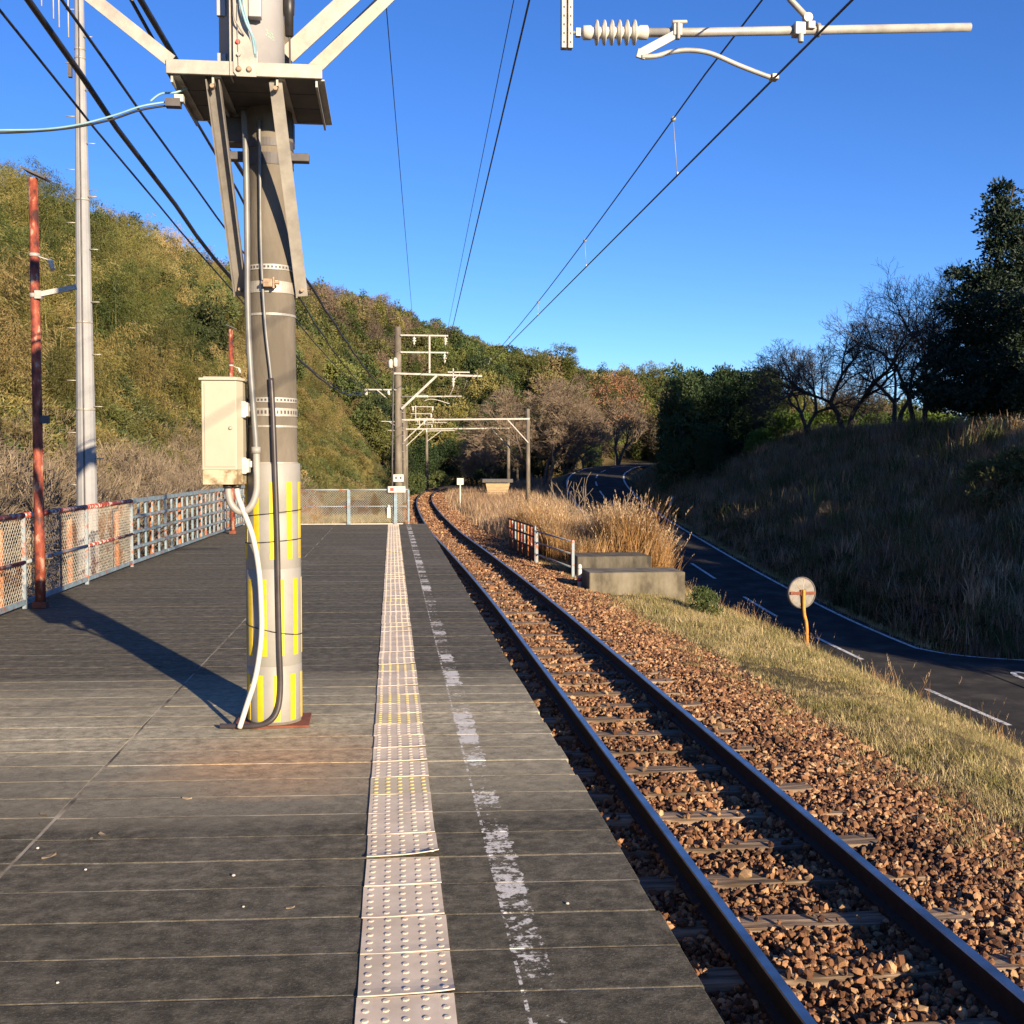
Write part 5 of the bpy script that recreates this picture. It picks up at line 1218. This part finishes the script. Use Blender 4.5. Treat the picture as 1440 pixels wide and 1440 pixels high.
tag(o, 'dense green and golden bamboo covering the hillside left of the line', 'bamboo', kind='stuff')

# ------------------------------------------------------------------ distant woods on the back hill (uncountable)
r = np.random.default_rng(5)
W1 = clumped_crown('crown_a', 1, [(0, 0, 4.5, 2.6, 2.4), (1.2, .5, 6, 1.8, 1.6), (-1.1, -.6, 5.4, 1.8, 1.7)], 90, 22, .75, .42, .24, LEAF['olive'])
W2 = clumped_crown('crown_b', 2, [(0, 0, 4.4, 2.3, 2.8), (.4, -.8, 6.4, 1.5, 1.5)], 90, 22, .7, .42, .22, LEAF['pine'])
W3 = clumped_crown('crown_c', 3, [(0, 0, 4.6, 2.2, 2.9), (.2, .2, 6.6, 1.3, 1.6)], 85, 16, .7, .5, .07, LEAF['brown_leaf'])
W4 = clumped_crown('crown_d', 4, [(0, 0, 4.0, 1.3, 3.3), (.2, 0, 6.2, .9, 2.2)], 80, 20, .55, .42, .15, LEAF['bamboo'])
W5 = clumped_crown('crown_e', 6, [(0, 0, 4.3, 1.2, 3.4)], 60, 18, .6, .45, .07, LEAF['brown_leaf'])
WOOD = [W1, W2, W3, W4, W5]
n = 3600
Y = NP.uniform(132, 262, n); X = NP.uniform(-75, 95, n)
k = (np.abs(X - tc(np.clip(Y, -12, 229))) > 4) & (ground_z(X, Y) > .8) & (X / Y < .52) & ~((X > 14) & (Y < 200) & (X < 48) & (Y < 160)) & (X / Y > -.35)
X, Y = X[k], Y[k]; n = len(X); zz = ground_z(X, Y)
f1 = np.sin(X * .07 + 1) + np.sin(Y * .06 + X * .03) + NP.normal(0, .6, n)
brown = (zz > 18 + NP.normal(0, 3, n)) & (X < 12) & (NP.uniform(0, 1, n) < .6)
ids = np.where(brown, NP.choice([2, 4, 4, 3], n), np.where(f1 > .7, NP.choice([1, 1, 0, 1], n), np.where(f1 > -.6, NP.choice([0, 3, 3, 0], n), NP.choice([3, 2, 3], n))))
o = scatter('hillside_woods', np.stack([X, Y, zz - .6], -1), np.stack([np.zeros(n), np.zeros(n), NP.uniform(0, 6.28, n)], -1), NP.uniform(.6, 1.05, n), ids, WOOD)
tag(o, 'mixed green and brown woods covering the hill behind the line', 'woods', kind='stuff')

# ------------------------------------------------------------------ single trees
PINE = [(trunk_mesh(7.5, .2, .08, M['bark'], 3, 9, 2.4), clumped_crown('crown', 21, [(0, 0, 6.9, 2.6, 1.3), (1.5, .4, 5.7, 1.6, .9), (-1.6, .2, 5.3, 1.6, .8), (.2, -1.4, 5.8, 1.6, .9), (-.3, 1.3, 6.1, 1.5, .9)], 110, 42, .62, .32, .07, LEAF['pine'], .5)),
        (trunk_mesh(7.0, .2, .08, M['bark'], 8, 9, 2.4), clumped_crown('crown', 22, [(0, 0, 6.4, 2.4, 1.7), (1.3, -.6, 5.0, 1.6, 1.0), (-1.4, .6, 4.6, 1.7, 1.0), (.5, 1.2, 5.4, 1.4, .8)], 110, 42, .6, .32, .07, LEAF['pine'], .5))]
pine_spots = [(13.5, 150, 1.0), (17.5, 154, 1.1), (21.5, 158, 1.05), (25.5, 160, 1.0), (29.5, 163, .95), (16, 166, 1.15), (21, 171, 1.15), (26.5, 174, 1.1), (32, 172, 1.0), (11.5, 158, 1.05), (35.5, 168, .85), (23, 148, .75), (30.5, 150, .7)]
plab = ['dark green pine at the left foot of the pine knoll', 'pine on the knoll behind the round bare tree', 'pine in the middle of the near row on the knoll', 'pine in the near row right of the knoll middle', 'pine at the right end of the near row on the knoll', 'tall pine at the top left of the knoll', 'tall pine at the very top of the knoll', 'tall pine on the top right of the knoll', 'pine lower down at the right end of the knoll', 'pine low at the left end of the knoll', 'small pine farthest right on the knoll', 'low pine just above the round bare tree crown', 'low green pine beside the orange-leaved tree']
for i, (x, y, s) in enumerate(pine_spots):
    put_tree('pine_tree', plab[i], 'tree', (x, y, gz(x, y) - .2), (('trunk', PINE[i % 2][0]), ('crown', PINE[i % 2][1])), s * 1.0, i * 1.7, 'pines on the knoll')
put_tree('pine_tree', 'lone flat-topped pine on the skyline right of the knoll', 'tree', (50, 210, 11.8), (('trunk', PINE[0][0]), ('crown', PINE[0][1])), 1.2, .4)
# big round bare tree between line and road
a, b, cnt = bare_tree_meshes(31, M['bark_gray'], M['twig_brown'], h=10.0, spread=1.15, levels=8, trunks=3, kids=(2, 3), r0=.12, up=.2, first=.2, min_r=.007)
print('TWIGS', cnt)
bb = np.array([v.co[:] for v in b.vertices]); bw = (np.ptp(bb[:, 0]) + np.ptp(bb[:, 1])) / 2; bh = bb[:, 2].max()
print('BARE', bw, bh)
put_tree('bare_tree', 'big round bare tree with reddish brown twigs between track and road', 'tree', (13.4, 100, gz(13.4, 100)), (('trunk', a), ('crown', b)), (13.2 / bw, 13.2 / bw, 10.9 / bh), .5)
put_tree('bare_tree', 'smaller bare brown tree left behind the big round one', 'tree', (10.4, 116, gz(10.4, 116)), (('trunk', a), ('crown', b)), (7.5 / bw, 7.5 / bw, 7.0 / bh), 2.2)
put_tree('bare_tree', 'bare brown tree filling the gap right of the big round one', 'tree', (20.5, 128, gz(20.5, 128) - .3), (('trunk', a), ('crown', b)), (11.0 / bw, 11.0 / bw, 10.0 / bh), 4.0)
a2, b2, cnt2 = bare_tree_meshes(33, M['bark_gray'], M['twig_brown'], h=9.5, spread=1.0, levels=6, trunks=2, kids=(2, 3), r0=.18, up=.3, first=.24, min_r=.012)
rl_ = clumped_crown('foliage', 41, [(0, 0, 6.0, 3.2, 2.6), (1.4, .3, 6.9, 2.2, 2.0), (-1.2, 0, 7.4, 2.2, 1.6)], 120, 22, .55, .20, .12, LEAF['rust_leaf'])
put_tree('rusty_tree', 'rounded tree with rust-orange leaves above the road bend', 'tree', (28.6, 140, gz(28.6, 140)), (('trunk', a2), ('twigs', b2), ('crown', rl_)), (1.3, 1.3, 1.4), 1.0)
put_tree('rusty_tree', 'paler orange-brown tree beside the rust-orange one', 'tree', (25.2, 143, gz(25.2, 143)), (('trunk', a2), ('twigs', b2), ('crown', rl_)), (1.15, 1.15, 1.2), 3.0)
# cherry trees on the right bank
CH = []
for sd, ln in ((51, (.0, 0)), (52, (-.25, 0)), (58, (.15, 0))):
    x_ = bare_tree_meshes(sd, M['bark'], M['bark'], h=8.5, spread=1.1, levels=7, trunks=2, kids=(2, 3), r0=.13, lean=ln, up=.30, first=.24, min_r=.005); CH.append(x_)
for x, y, s, v, lab in ((30.0, 78.5, (1.4, 1.4, 1.25), 0, 'leftmost bare cherry tree on the right bank'), (31.0, 73, (1.7, 1.7, 1.42), 0, 'wide bare cherry tree in the middle of the right bank'), (31.6, 67.5, (1.4, 1.4, 1.5), 1, 'tall leaning bare cherry tree on the right bank'), (31.8, 64, (1.4, 1.4, 1.5), 2, 'bare cherry tree beside the tall dark conifer'), (35, 82, (.9, .9, .8), 2, 'small bare cherry tree farther back on the right bank')):
    put_tree('cherry_tree', lab, 'tree', (x, y, gz(x, y)), (('trunk', CH[v][0]), ('crown', CH[v][1])), s, x * 3 + y, 'bare cherry trees on the right bank')
# conifers at the right edge
def conifer(seed, h, rad_):
    lob = []
    r_ = random.Random(seed)
    for i in range(16):
        z = h * (.16 + .80 * i / 15); rr2 = rad_ * (1 - (i / 15) ** 1.3) * (.75 + .5 * r_.random()) + .25; a = r_.uniform(0, 6.28)
        lob.append((math.cos(a) * rr2 * .35, math.sin(a) * rr2 * .35, z, rr2 * .85, h * .055))
    return trunk_mesh(h * .95, .28, .05, M['bark'], seed, 14, rad_ * .4), clumped_crown('crown', seed, lob, 620, 46, .55, .22, .11, LEAF['conifer'], .55)
CON = [conifer(61, 12.5, 3.0), conifer(62, 11, 2.8)]
con_spots = [(32.6, 57, 1.15, 'tall dark conifer standing at the right picture edge'), (35.6, 58.5, 1.25, 'second dark conifer behind the one at the right edge'),
             (37.5, 64, .75, 'shorter dark conifer behind the tall one at the right edge'),
             (33.0, 50, .95, 'dark conifer on the bank, just past the right edge'), (36.5, 43.5, 1.05, 'dark conifer on the bank, well past the right edge')]  # the last conifer is out of view, added to shade the bank top
for i, (x, y, s, lab) in enumerate(con_spots):
    put_tree('conifer', lab, 'tree', (x, y, gz(x, y) - .2), (('trunk', CON[i % 2][0]), ('crown', CON[i % 2][1])), s, i * 2.1, 'dark conifers on the right bank')
# the wooded slope across the side road, which shades the road
for i, (x, y, s) in enumerate(((27, 22, .8), (30, 17.5, .9), (32, 24.5, 1.0), (35, 13, 1.0), (37.5, 20, 1.0), (34, 6, .8), (40, 8, 1.0), (44, 15, 1.1))):
    put_tree('conifer', 'dark conifer on the slope across the side road, outside the picture', 'tree', (x, y, gz(x, y) - .2), (('trunk', CON[i % 2][0]), ('crown', CON[i % 2][1])), s, i * 1.3, 'conifers across the side road')
# evergreen thicket on the far side of the road
THK = [(trunk_mesh(5, .15, .05, M['bark'], 70, 8, 1.0), clumped_crown('crown', 71, [(0, 0, 1.5, 1.5, 1.6), (.1, .1, 3.3, 1.45, 1.8), (0, 0, 4.9, 1.3, 1.1), (-.5, -.2, 5.7, .4, .9), (.5, .2, 5.6, .4, 1.0), (0, .4, 5.9, .35, .8)], 300, 34, .42, .2, .1, LEAF['evergreen'])),
       (trunk_mesh(5, .15, .05, M['bark'], 72, 8, 1.0), clumped_crown('crown', 73, [(0, 0, 1.5, 1.55, 1.6), (-.1, 0, 3.3, 1.4, 1.8), (0, 0, 5.0, 1.3, 1.0), (.4, .3, 5.8, .4, .8), (-.4, .1, 5.7, .35, 1.0)], 300, 34, .42, .2, .1, LEAF['evergreen']))]
tl = ['evergreen at the left end of the dark thicket over the road', 'second evergreen of the dark thicket from its left end', 'evergreen in the middle of the dark thicket', 'evergreen right of the middle of the dark thicket', 'evergreen near the right end of the dark thicket', 'evergreen at the right end of the dark thicket', 'evergreen in the back row of the dark thicket, left', 'evergreen in the back row of the dark thicket, right', 'low evergreen at the front foot of the dark thicket']
tl += ['evergreen beside the road beyond the dark thicket, nearest of three', 'middle evergreen of three beyond the dark thicket', 'farthest evergreen of three beyond the dark thicket', 'evergreen behind the three beyond the dark thicket', 'evergreen shading the road bend behind the dark thicket', 'evergreen rightmost behind the dark thicket', 'evergreen squeezed between the thicket and the three beyond it', 'evergreen on the outer side of the road bend', 'evergreen above the far end of the road bend', 'last evergreen before the road leaves view']  # these evergreens are added to cast shade on the far road
for i, (x, y, s) in enumerate(((23.0, 87, 1.2), (24.8, 88.5, 1.15), (26.4, 88, 1.2), (28, 88.5, 1.15), (29.3, 88, 1.1), (30.6, 87.5, 1.0), (25.5, 93, 1.2), (29, 93, 1.15), (24.5, 84, .7), (26.0, 101, 1.0), (28.8, 107, 1.1), (33, 114, 1.1), (32, 104, 1.1), (36.5, 121, 1.2), (40, 116, 1.2), (25.2, 96, 1.1), (31.5, 110, 1.15), (32, 121, 1.1), (35, 128, 1.1))):
    zs_ = (9.4 - gz(x, y) + .6) / 6.5 if i < 8 else s * 1.1
    put_tree('evergreen_tree', tl[i], 'tree', (x, y, gz(x, y) - .6), (('trunk', THK[i % 2][0]), ('crown', THK[i % 2][1])), (s, s, zs_), i * 1.1, 'evergreen thicket')
# evergreens below the back hill; their dark leaf colour stands in for shade
dl_ = ['leftmost dark evergreen behind the distant mast', 'dark evergreen directly behind the distant mast', 'dark evergreen above the far bend of the rails', 'dark evergreen right of the far bend of the rails', 'dark evergreen behind the wooden box', 'dark evergreen at the end of the visible road', 'dark evergreen left of the road end', 'dark low evergreen under the orange tree']
for i, (x, y, s) in enumerate(((1.0, 140, .9), (4.2, 150, 1.05), (8.0, 158, 1.0), (11.5, 150, .95), (13.5, 140, .8), (21.5, 137, .75), (18, 136, .8), (25.5, 139, .6))):
    put_tree('evergreen_tree', dl_[i], 'tree', (x, y, gz(x, y) - .3), (('trunk', THK[i % 2][0]), ('crown', THK[i % 2][1])), (s * 1.3, s * 1.3, s), i * 1.9, 'dark evergreens at the bend')
# hedge behind the cherry trees
HG = clumped_crown('foliage', 81, [(0, 0, .8, .95, .75)], 60, 40, .3, .16, .08, LEAF['hedge'])
hedge = empty('hedge', (36, 84, gz(36, 84))); tag(hedge, 'bright green hedge behind the bare cherry trees', 'hedge')
for i in range(11):
    x = 28.5 + i * 1.75; y = 84 + (i % 2) * .4
    o = link('shrub', HG, hedge, (x - 36, y - 84, gz(x, y) - .1 - gz(36, 84)), (0, 0, i * 1.3), (1.2, 1.2, 1.5 + .15 * math.sin(i * 2)))
# bushes by the line
BU = [clumped_crown('foliage', 90 + i, [(0, 0, .7, 1.0, .7), (.4, .2, 1.1, .6, .5)], 70, 30, .28, .16, .07, LEAF['bush']) for i in range(2)]
for i, (x, y, s, lab) in enumerate(((1.5, 104, (1.4, 1.4, 1.5), 'leafy green bush left of the far rails'), (6.3, 147, (1.4, 1.4, 1.4), 'round sunlit bush beyond the far bend of the rails'), (-.3, 62, (.9, .9, .9), 'small green bush just right of the far mast foot'), (6.55, 22.6, (.34, .34, .42), 'small dark green shrub on the grassy slope'), (-5.3, 13.6, (.7, .7, .6), 'leafy weed shrub behind the wire mesh fence'), (25.9, 45, (1.5, 1.5, 1.7), 'dark bush on the bank at the right picture edge'))):
    e = empty('bush', (x, y, gz(x, y) - .1), i); e.scale = s; tag(e, lab, 'bush'); link('foliage', BU[i % 2], e)
    link('stem', THK[0][0], e, (0, 0, 0), (0, 0, 0), .2)
# bare whip shrub in the golden grass
Tm, Wm = branch_tree(95, h=3.0, spread=.5, levels=3, trunks=7, kids=(1, 2), r0=.03, up=.5, first=.36, min_r=.006)
V, F = tubes(Tm[0] + Wm[0], Tm[1] + Wm[1], Tm[2] + Wm[2], Tm[3] + Wm[3], 4)
me = np_mesh('whip_shrub', V, F, M['brush_tan'])
for i, (x, y, s) in enumerate(((7.2, 42, 1.0), (8.1, 44, .8))):
    o = link('whip_shrub', me, None, (x, y, gz(x, y)), (0, 0, i * 2.0), (1.2 * s, 1.2 * s, 1.15 * s)); tag(o, ['bare whip-stemmed shrub rising above the golden grass', 'lower bare shrub right behind the whip-stemmed one'][i], 'shrub')

# ------------------------------------------------------------------ grasses (uncountable)
def tuft(seed, nb, h, spread, wid, mat_, lean=.5, plume=None):
    r_ = np.random.default_rng(seed); V, F, mi = [], [], []; 
    for k in range(nb):
        x, y = r_.normal(0, spread, 2); hh = h * r_.uniform(.5, 1.15); az = r_.uniform(0, 6.28); ln = lean * r_.uniform(.2, 1.2) * hh
        s = np.array([-math.sin(az), math.cos(az), 0]) * wid; dv = np.array([math.cos(az), math.sin(az), 0]); b = len(V); p = np.array([x, y, 0])
        c1 = p + dv * ln * .3 + np.array([0, 0, hh * .55]); c2 = p + dv * ln + np.array([0, 0, hh * .97])
        V += [p - s, p + s, c1 + s * .8, c1 - s * .8, c2 + s * .12, c2 - s * .12]; F += [(b, b + 1, b + 2, b + 3), (b + 3, b + 2, b + 4, b + 5)]; mi += [0, 0]
        if plume is not None and k < nb * plume[0]:
            for q in range(7):
                t = q / 6; pc = c2 + (dv * .35 + np.array([0, 0, .9])) * plume[1] * t; a = r_.uniform(0, 6.28); o_ = np.array([math.cos(a), math.sin(a), .3]) * plume[1] * .16 * (1 - .5 * t); b = len(V)
                V += [pc, pc + o_ + np.array([0, 0, .04]), pc + o_ * .6 + np.array([0, 0, plume[1] * .28]), pc + np.array([0, 0, plume[1] * .2])]; F += [(b, b + 1, b + 2, b + 3)]; mi += [1]
    mats = [mat_] + ([LEAF['plume']] if plume else [])
    return np_mesh('tuft', np.array(V), np.array(F), mats, False, mi)
def scatter_on(name, label, cat_, X, Y, meshes, smin, smax, dz=-.01, tilt=.12, sz=None):
    n = len(X); Z = ground_z(X, Y) + dz
    s = NP.uniform(smin, smax, n); sc3 = np.stack([s, s, s * (1 if sz is None else sz)], -1)
    o = scatter(name, np.stack([X, Y, Z], -1), np.stack([NP.normal(0, tilt, n), NP.normal(0, tilt, n), NP.uniform(0, 6.28, n)], -1), sc3, NP.integers(0, len(meshes), n), meshes)
    tag(o, label, cat_, kind='stuff'); return o
GT = [tuft(100 + i, 44, .062 + .018 * (i % 3), .085, .0030, LEAF['grass'], 1.0) for i in range(5)]
def area(n, x0, x1, y0, y1): return NP.uniform(x0, x1, n), NP.uniform(y0, y1, n)
X, Y = area(42000, 3.95, 10.8, 5, 48)
k = (NP.uniform(0, 1, len(X)) < np.clip((X - 4.05) / .6, .03, 1)) & (NP.uniform(0, 1, len(X)) < np.clip(16 / Y, .35, 1)) & ~((X > 4.35) & (X < 6.65) & (Y > 24.4) & (Y < 29.7))
pat = np.sin(X * 2.1 + Y * .9) + np.sin(X * .8 - Y * 1.3 + 1) + np.sin(X * 3.7 + Y * 2.3)
k &= NP.uniform(0, 1, len(X)) < np.clip(.75 + .35 * pat, .22, 1)
X, Y = X[k], Y[k]; n = len(X)
s = NP.uniform(.5, 1.35, n) * np.clip(Y / 18, .8, 1.6) * (1 + .35 * np.sin(X * 1.3 + Y * .7))
o = scatter('slope_grass', np.stack([X, Y, ground_z(X, Y) - .01], -1), np.stack([NP.normal(0, .15, n), NP.normal(0, .15, n), NP.uniform(0, 6.28, n)], -1), s, NP.integers(0, 5, n), GT)
tag(o, 'short yellow-green winter grass on the slope right of the track', 'grass', kind='stuff')
# dry weeds at the crest, drooping stalks
DW = [tuft(120 + i, 16, .5, .10, .004, LEAF['gold_grass'], .5, (.5, .10)) for i in range(3)]
X, Y = area(170, 7.8, 11.5, 14, 48); k = NP.uniform(0, 1, len(X)) < .8; scatter_on('crest_weeds', 'dry seedy weeds along the crest of the grass slope', 'weeds', X[k], Y[k], DW, .5, 1.2)
X, Y = area(900, 3.75, 4.7, 5, 45); k = NP.uniform(0, 1, len(X)) < np.clip((X - 3.7) / .9, .03, 1) ** 2; n = int(k.sum())
o = scatter('ballast_weeds', np.stack([X[k], Y[k], np.maximum(ballast_z(X[k] - tc(Y[k])), ground_z(X[k], Y[k]))], -1), np.stack([NP.normal(0, .2, n), NP.normal(0, .2, n), NP.uniform(0, 6.28, n)], -1), NP.uniform(.4, 1.1, n), NP.integers(0, 5, n), GT)
tag(o, 'thin dry weeds growing out of the ballast edge', 'weeds', kind='stuff')
# pampas
PG = [tuft(130 + i, 60, 1.35, .20, .008, LEAF['gold_grass'], .38, (.18, .22)) for i in range(4)]
X = np.concatenate([NP.uniform(4.7, 7.9, 560), NP.uniform(6.2, 8.9, 420), NP.uniform(5.2, 7.6, 260)]); Y = np.concatenate([NP.uniform(30.2, 40, 560), NP.uniform(31.0, 40, 420), NP.uniform(38, 47, 260)])
k = (X / Y < .247) & ((Y > 31.9) | (X > 4.9)) & (NP.uniform(0, 1, len(X)) < .68); X, Y = X[k], Y[k]
n = len(X); Z = np.maximum(ground_z(X, Y), np.where((X < 7.2), -1.0, -9)); q_ = X / Y; s = NP.uniform(.55, 1.08, n) * (1 + .15 * np.sin(X * 1.1 + Y * .4)) * (1 - .5 * np.exp(-((q_ - .170) / .026) ** 2)) * np.where(q_ < .12, .85, 1)
o = scatter('pampas_grass', np.stack([X, Y, Z], -1), np.stack([NP.normal(0, .2, n), NP.normal(0, .2, n), NP.uniform(0, 6.28, n)], -1), s, NP.integers(0, 4, n), PG)
tag(o, 'tall golden pampas grass between the railing and the road', 'grass', kind='stuff')
# scrubby grass along both sides of the far line
FT = [tuft(140 + i, 40, .5, .25, .010, LEAF['dry_grass'], .6) for i in range(3)]
X = np.concatenate([NP.uniform(2.7, 7, 1500), NP.uniform(7, 15, 1800)]); Y = np.concatenate([NP.uniform(44, 120, 1500), NP.uniform(44, 125, 1800)])
k = (X - tc(Y) > 2.3) & (X < road_c(Y)[0] - 3.4); scatter_on('scrub_grass', 'brown scrub grass beside the far line and road', 'scrub', X[k], Y[k], FT, .6, 1.7)
# left field
SG = [tuft(150 + i, 44, .32, .16, .007, LEAF['straw'], .5) for i in range(3)]
X, Y = area(5200, -9.5, -4.6, 8, 44); scatter_on('field_grass', 'yellow straw-like field grass beyond the left fence', 'grass', X, Y, SG, .5, 1.2)
GG = [tuft(160 + i, 44, .3, .2, .008, LEAF['grass'], .6) for i in range(3)]
X, Y = area(2600, -9, 1.2, 31.5, 60); k = X < tc(Y) - 1.9; scatter_on('verge_grass', 'low green and brown grass beyond the platform end', 'grass', X[k], Y[k], GG, .7, 1.7)
# brush at the foot of the bamboo
BR = []
for i in range(4):
    Tm, Wm = branch_tree(170 + i, h=2.6, spread=.8, levels=4, trunks=5, kids=(2, 3), r0=.022, up=.12, first=.34, min_r=.0055, lean=((-1) ** i * .5, -.35))
    V, F = tubes(Tm[0] + Wm[0], Tm[1] + Wm[1], Tm[2] + Wm[2], Tm[3] + Wm[3], 3); BR.append(np_mesh('brush', V, F, M['brush_tan']))
n = 480; Y = NP.uniform(16, 62, n); X = np.minimum(-8.2 + .1 * np.clip(Y - 55, 0, 200), tc(Y) - 5) + NP.normal(.1, 1.2, n)
scatter_on('dead_brush', 'tangle of bare tan brushwood at the foot of the bamboo', 'brush', X, Y, BR, .55, 1.35, tilt=.3)
DG = [tuft(180 + i, 50, .9, .3, .009, LEAF['gold_grass'], .7) for i in range(3)]
n = 380; Y = NP.uniform(14, 70, n); X = np.minimum(-8.2 + .1 * np.clip(Y - 55, 0, 200), tc(Y) - 5) + NP.normal(.3, 1.3, n)
scatter_on('dead_grass', 'long dead grass under the bamboo edge', 'grass', X, Y, DG, .5, 1.2)
UG = [clumped_crown('undergrowth', 220 + i, [(0, 0, .6, 1.0, .7)], 60, 30, .3, .13, .035, LEAF[('bush', 'bamboo_gold', 'olive')[i]]) for i in range(3)]
n = 900; Y = NP.uniform(18, 125, n); X = np.minimum(-8.2 + .1 * np.clip(Y - 55, 0, 200), tc(Y) - 5) - NP.uniform(-.4, 6.5, n)
scatter_on('hill_undergrowth', 'low mixed undergrowth on the foot of the bamboo hill', 'undergrowth', X, Y, UG, .6, 1.5)
# right bank
BG = [tuft(190 + i, 46, .62, .26, .010, LEAF['dry_grass' if i < 3 else 'bush'], .6 + .2 * (i % 2)) for i in range(5)]
n = 9000; Y = NP.uniform(35, 104, n); X = road_c(Y)[0] + NP.uniform(4.0, 15.5, n); k = (X / Y < .62) & (Y > 35.5)
scatter_on('bank_grass', 'dense dull brown grass covering the shaded right bank', 'grass', X[k], Y[k], BG, .45, 1.7)
n = 260; Y = np.concatenate([NP.uniform(40, 58, 170), NP.uniform(50, 90, 90)]); X = np.concatenate([NP.uniform(23.5, 30, 170), NP.uniform(22.5, 31, 90)]); scatter_on('bank_plumes', 'pale seed plumes standing out of the right bank', 'grass', X, Y, PG[:2], .3, .75)
n = 130; Y = NP.uniform(38, 88, n); X = road_c(Y)[0] + NP.uniform(5.5, 14, n); scatter_on('bank_brush', 'thin bare brush on the shaded right bank', 'brush', X, Y, BR, .25, .6, tilt=.3)
ST = [clumped_crown('scrub', 200 + i, [(0, 0, .4, .8, .45)], 26, 22, .22, .13, .06, LEAF['evergreen']) for i in range(2)]
n = 420; Y = NP.uniform(36, 92, n); X = road_c(Y)[0] + NP.uniform(3.9, 5.6, n); scatter_on('ditch_scrub', 'low dark scrub in the ditch at the foot of the right bank', 'scrub', X, Y, ST, .35, .7)
VG = [tuft(210 + i, 36, .22, .18, .008, LEAF['grass'], .7) for i in range(2)]
n = 900; Y = NP.uniform(37, 92, n); X = road_c(Y)[0] + NP.uniform(3.2, 4.1, n); scatter_on('road_verge_grass', 'thin grass strip along the far edge of the road', 'grass', X, Y, VG, .6, 1.3)

# ------------------------------------------------------------------ pieces that belong to a part go one level deeper
def base_name(o): return o.name.split('.')[0]
def deeper(root, child, part_, pick=None):
    ps = [c for c in root.children if base_name(c) == part_]
    for c in [c for c in root.children if base_name(c) == child]:
        def mid(o): return sum((Vector(k) for k in o.bound_box), Vector()) / 8
        p = min(ps, key=lambda q: (mid(q) - mid(c)).length)
        c.location = c.location - p.location; c.parent = p
ROOTS = {o.name.split('.')[0]: o for o in COL.objects if o.parent is None and o.type == 'EMPTY'}
for rn, pairs in {'pole_transformer': (('lug', 'tank'), ('terminal_box', 'tank'), ('stencil_mark', 'tank'), ('bolt', 'mounting_plate'), ('red_knob', 'mounting_plate'), ('grey_knob', 'mounting_plate')),
                  'utility_pole': (('yellow_stripe', 'wrap_sheet'), ('band_bolt', 'steel_band'), ('clamp_lug', 'steel_band'), ('brace_bolt', 'brace')),
                  'control_cabinet': (('lock', 'door'),), 'cantilever_arm': (('wire_clip', 'steady_arm'), ('steady_bracket', 'tube'), ('hanger_clamp', 'tube'), ('clamp', 'tube')),
                  'traffic_mirror': (('rib', 'back_shell'), ('hub', 'back_shell'), ('cross_bar', 'back_shell'), ('rim', 'back_shell')),
                  'steel_mast': (('step_bolt', 'segment'), ('band', 'segment')), 'catenary_mast': (('plate_mark', 'number_plate'), ('step_peg', 'shaft')),
                  'wooden_hopper': (('board_joint', 'box_body'),), 'distance_post': (('plate_mark', 'plate'),), 'marker_post': (('red_band', 'shaft'), ('groove_ring', 'shaft'))}.items():
    for ch, pt in pairs: deeper(ROOTS[rn], ch, pt)
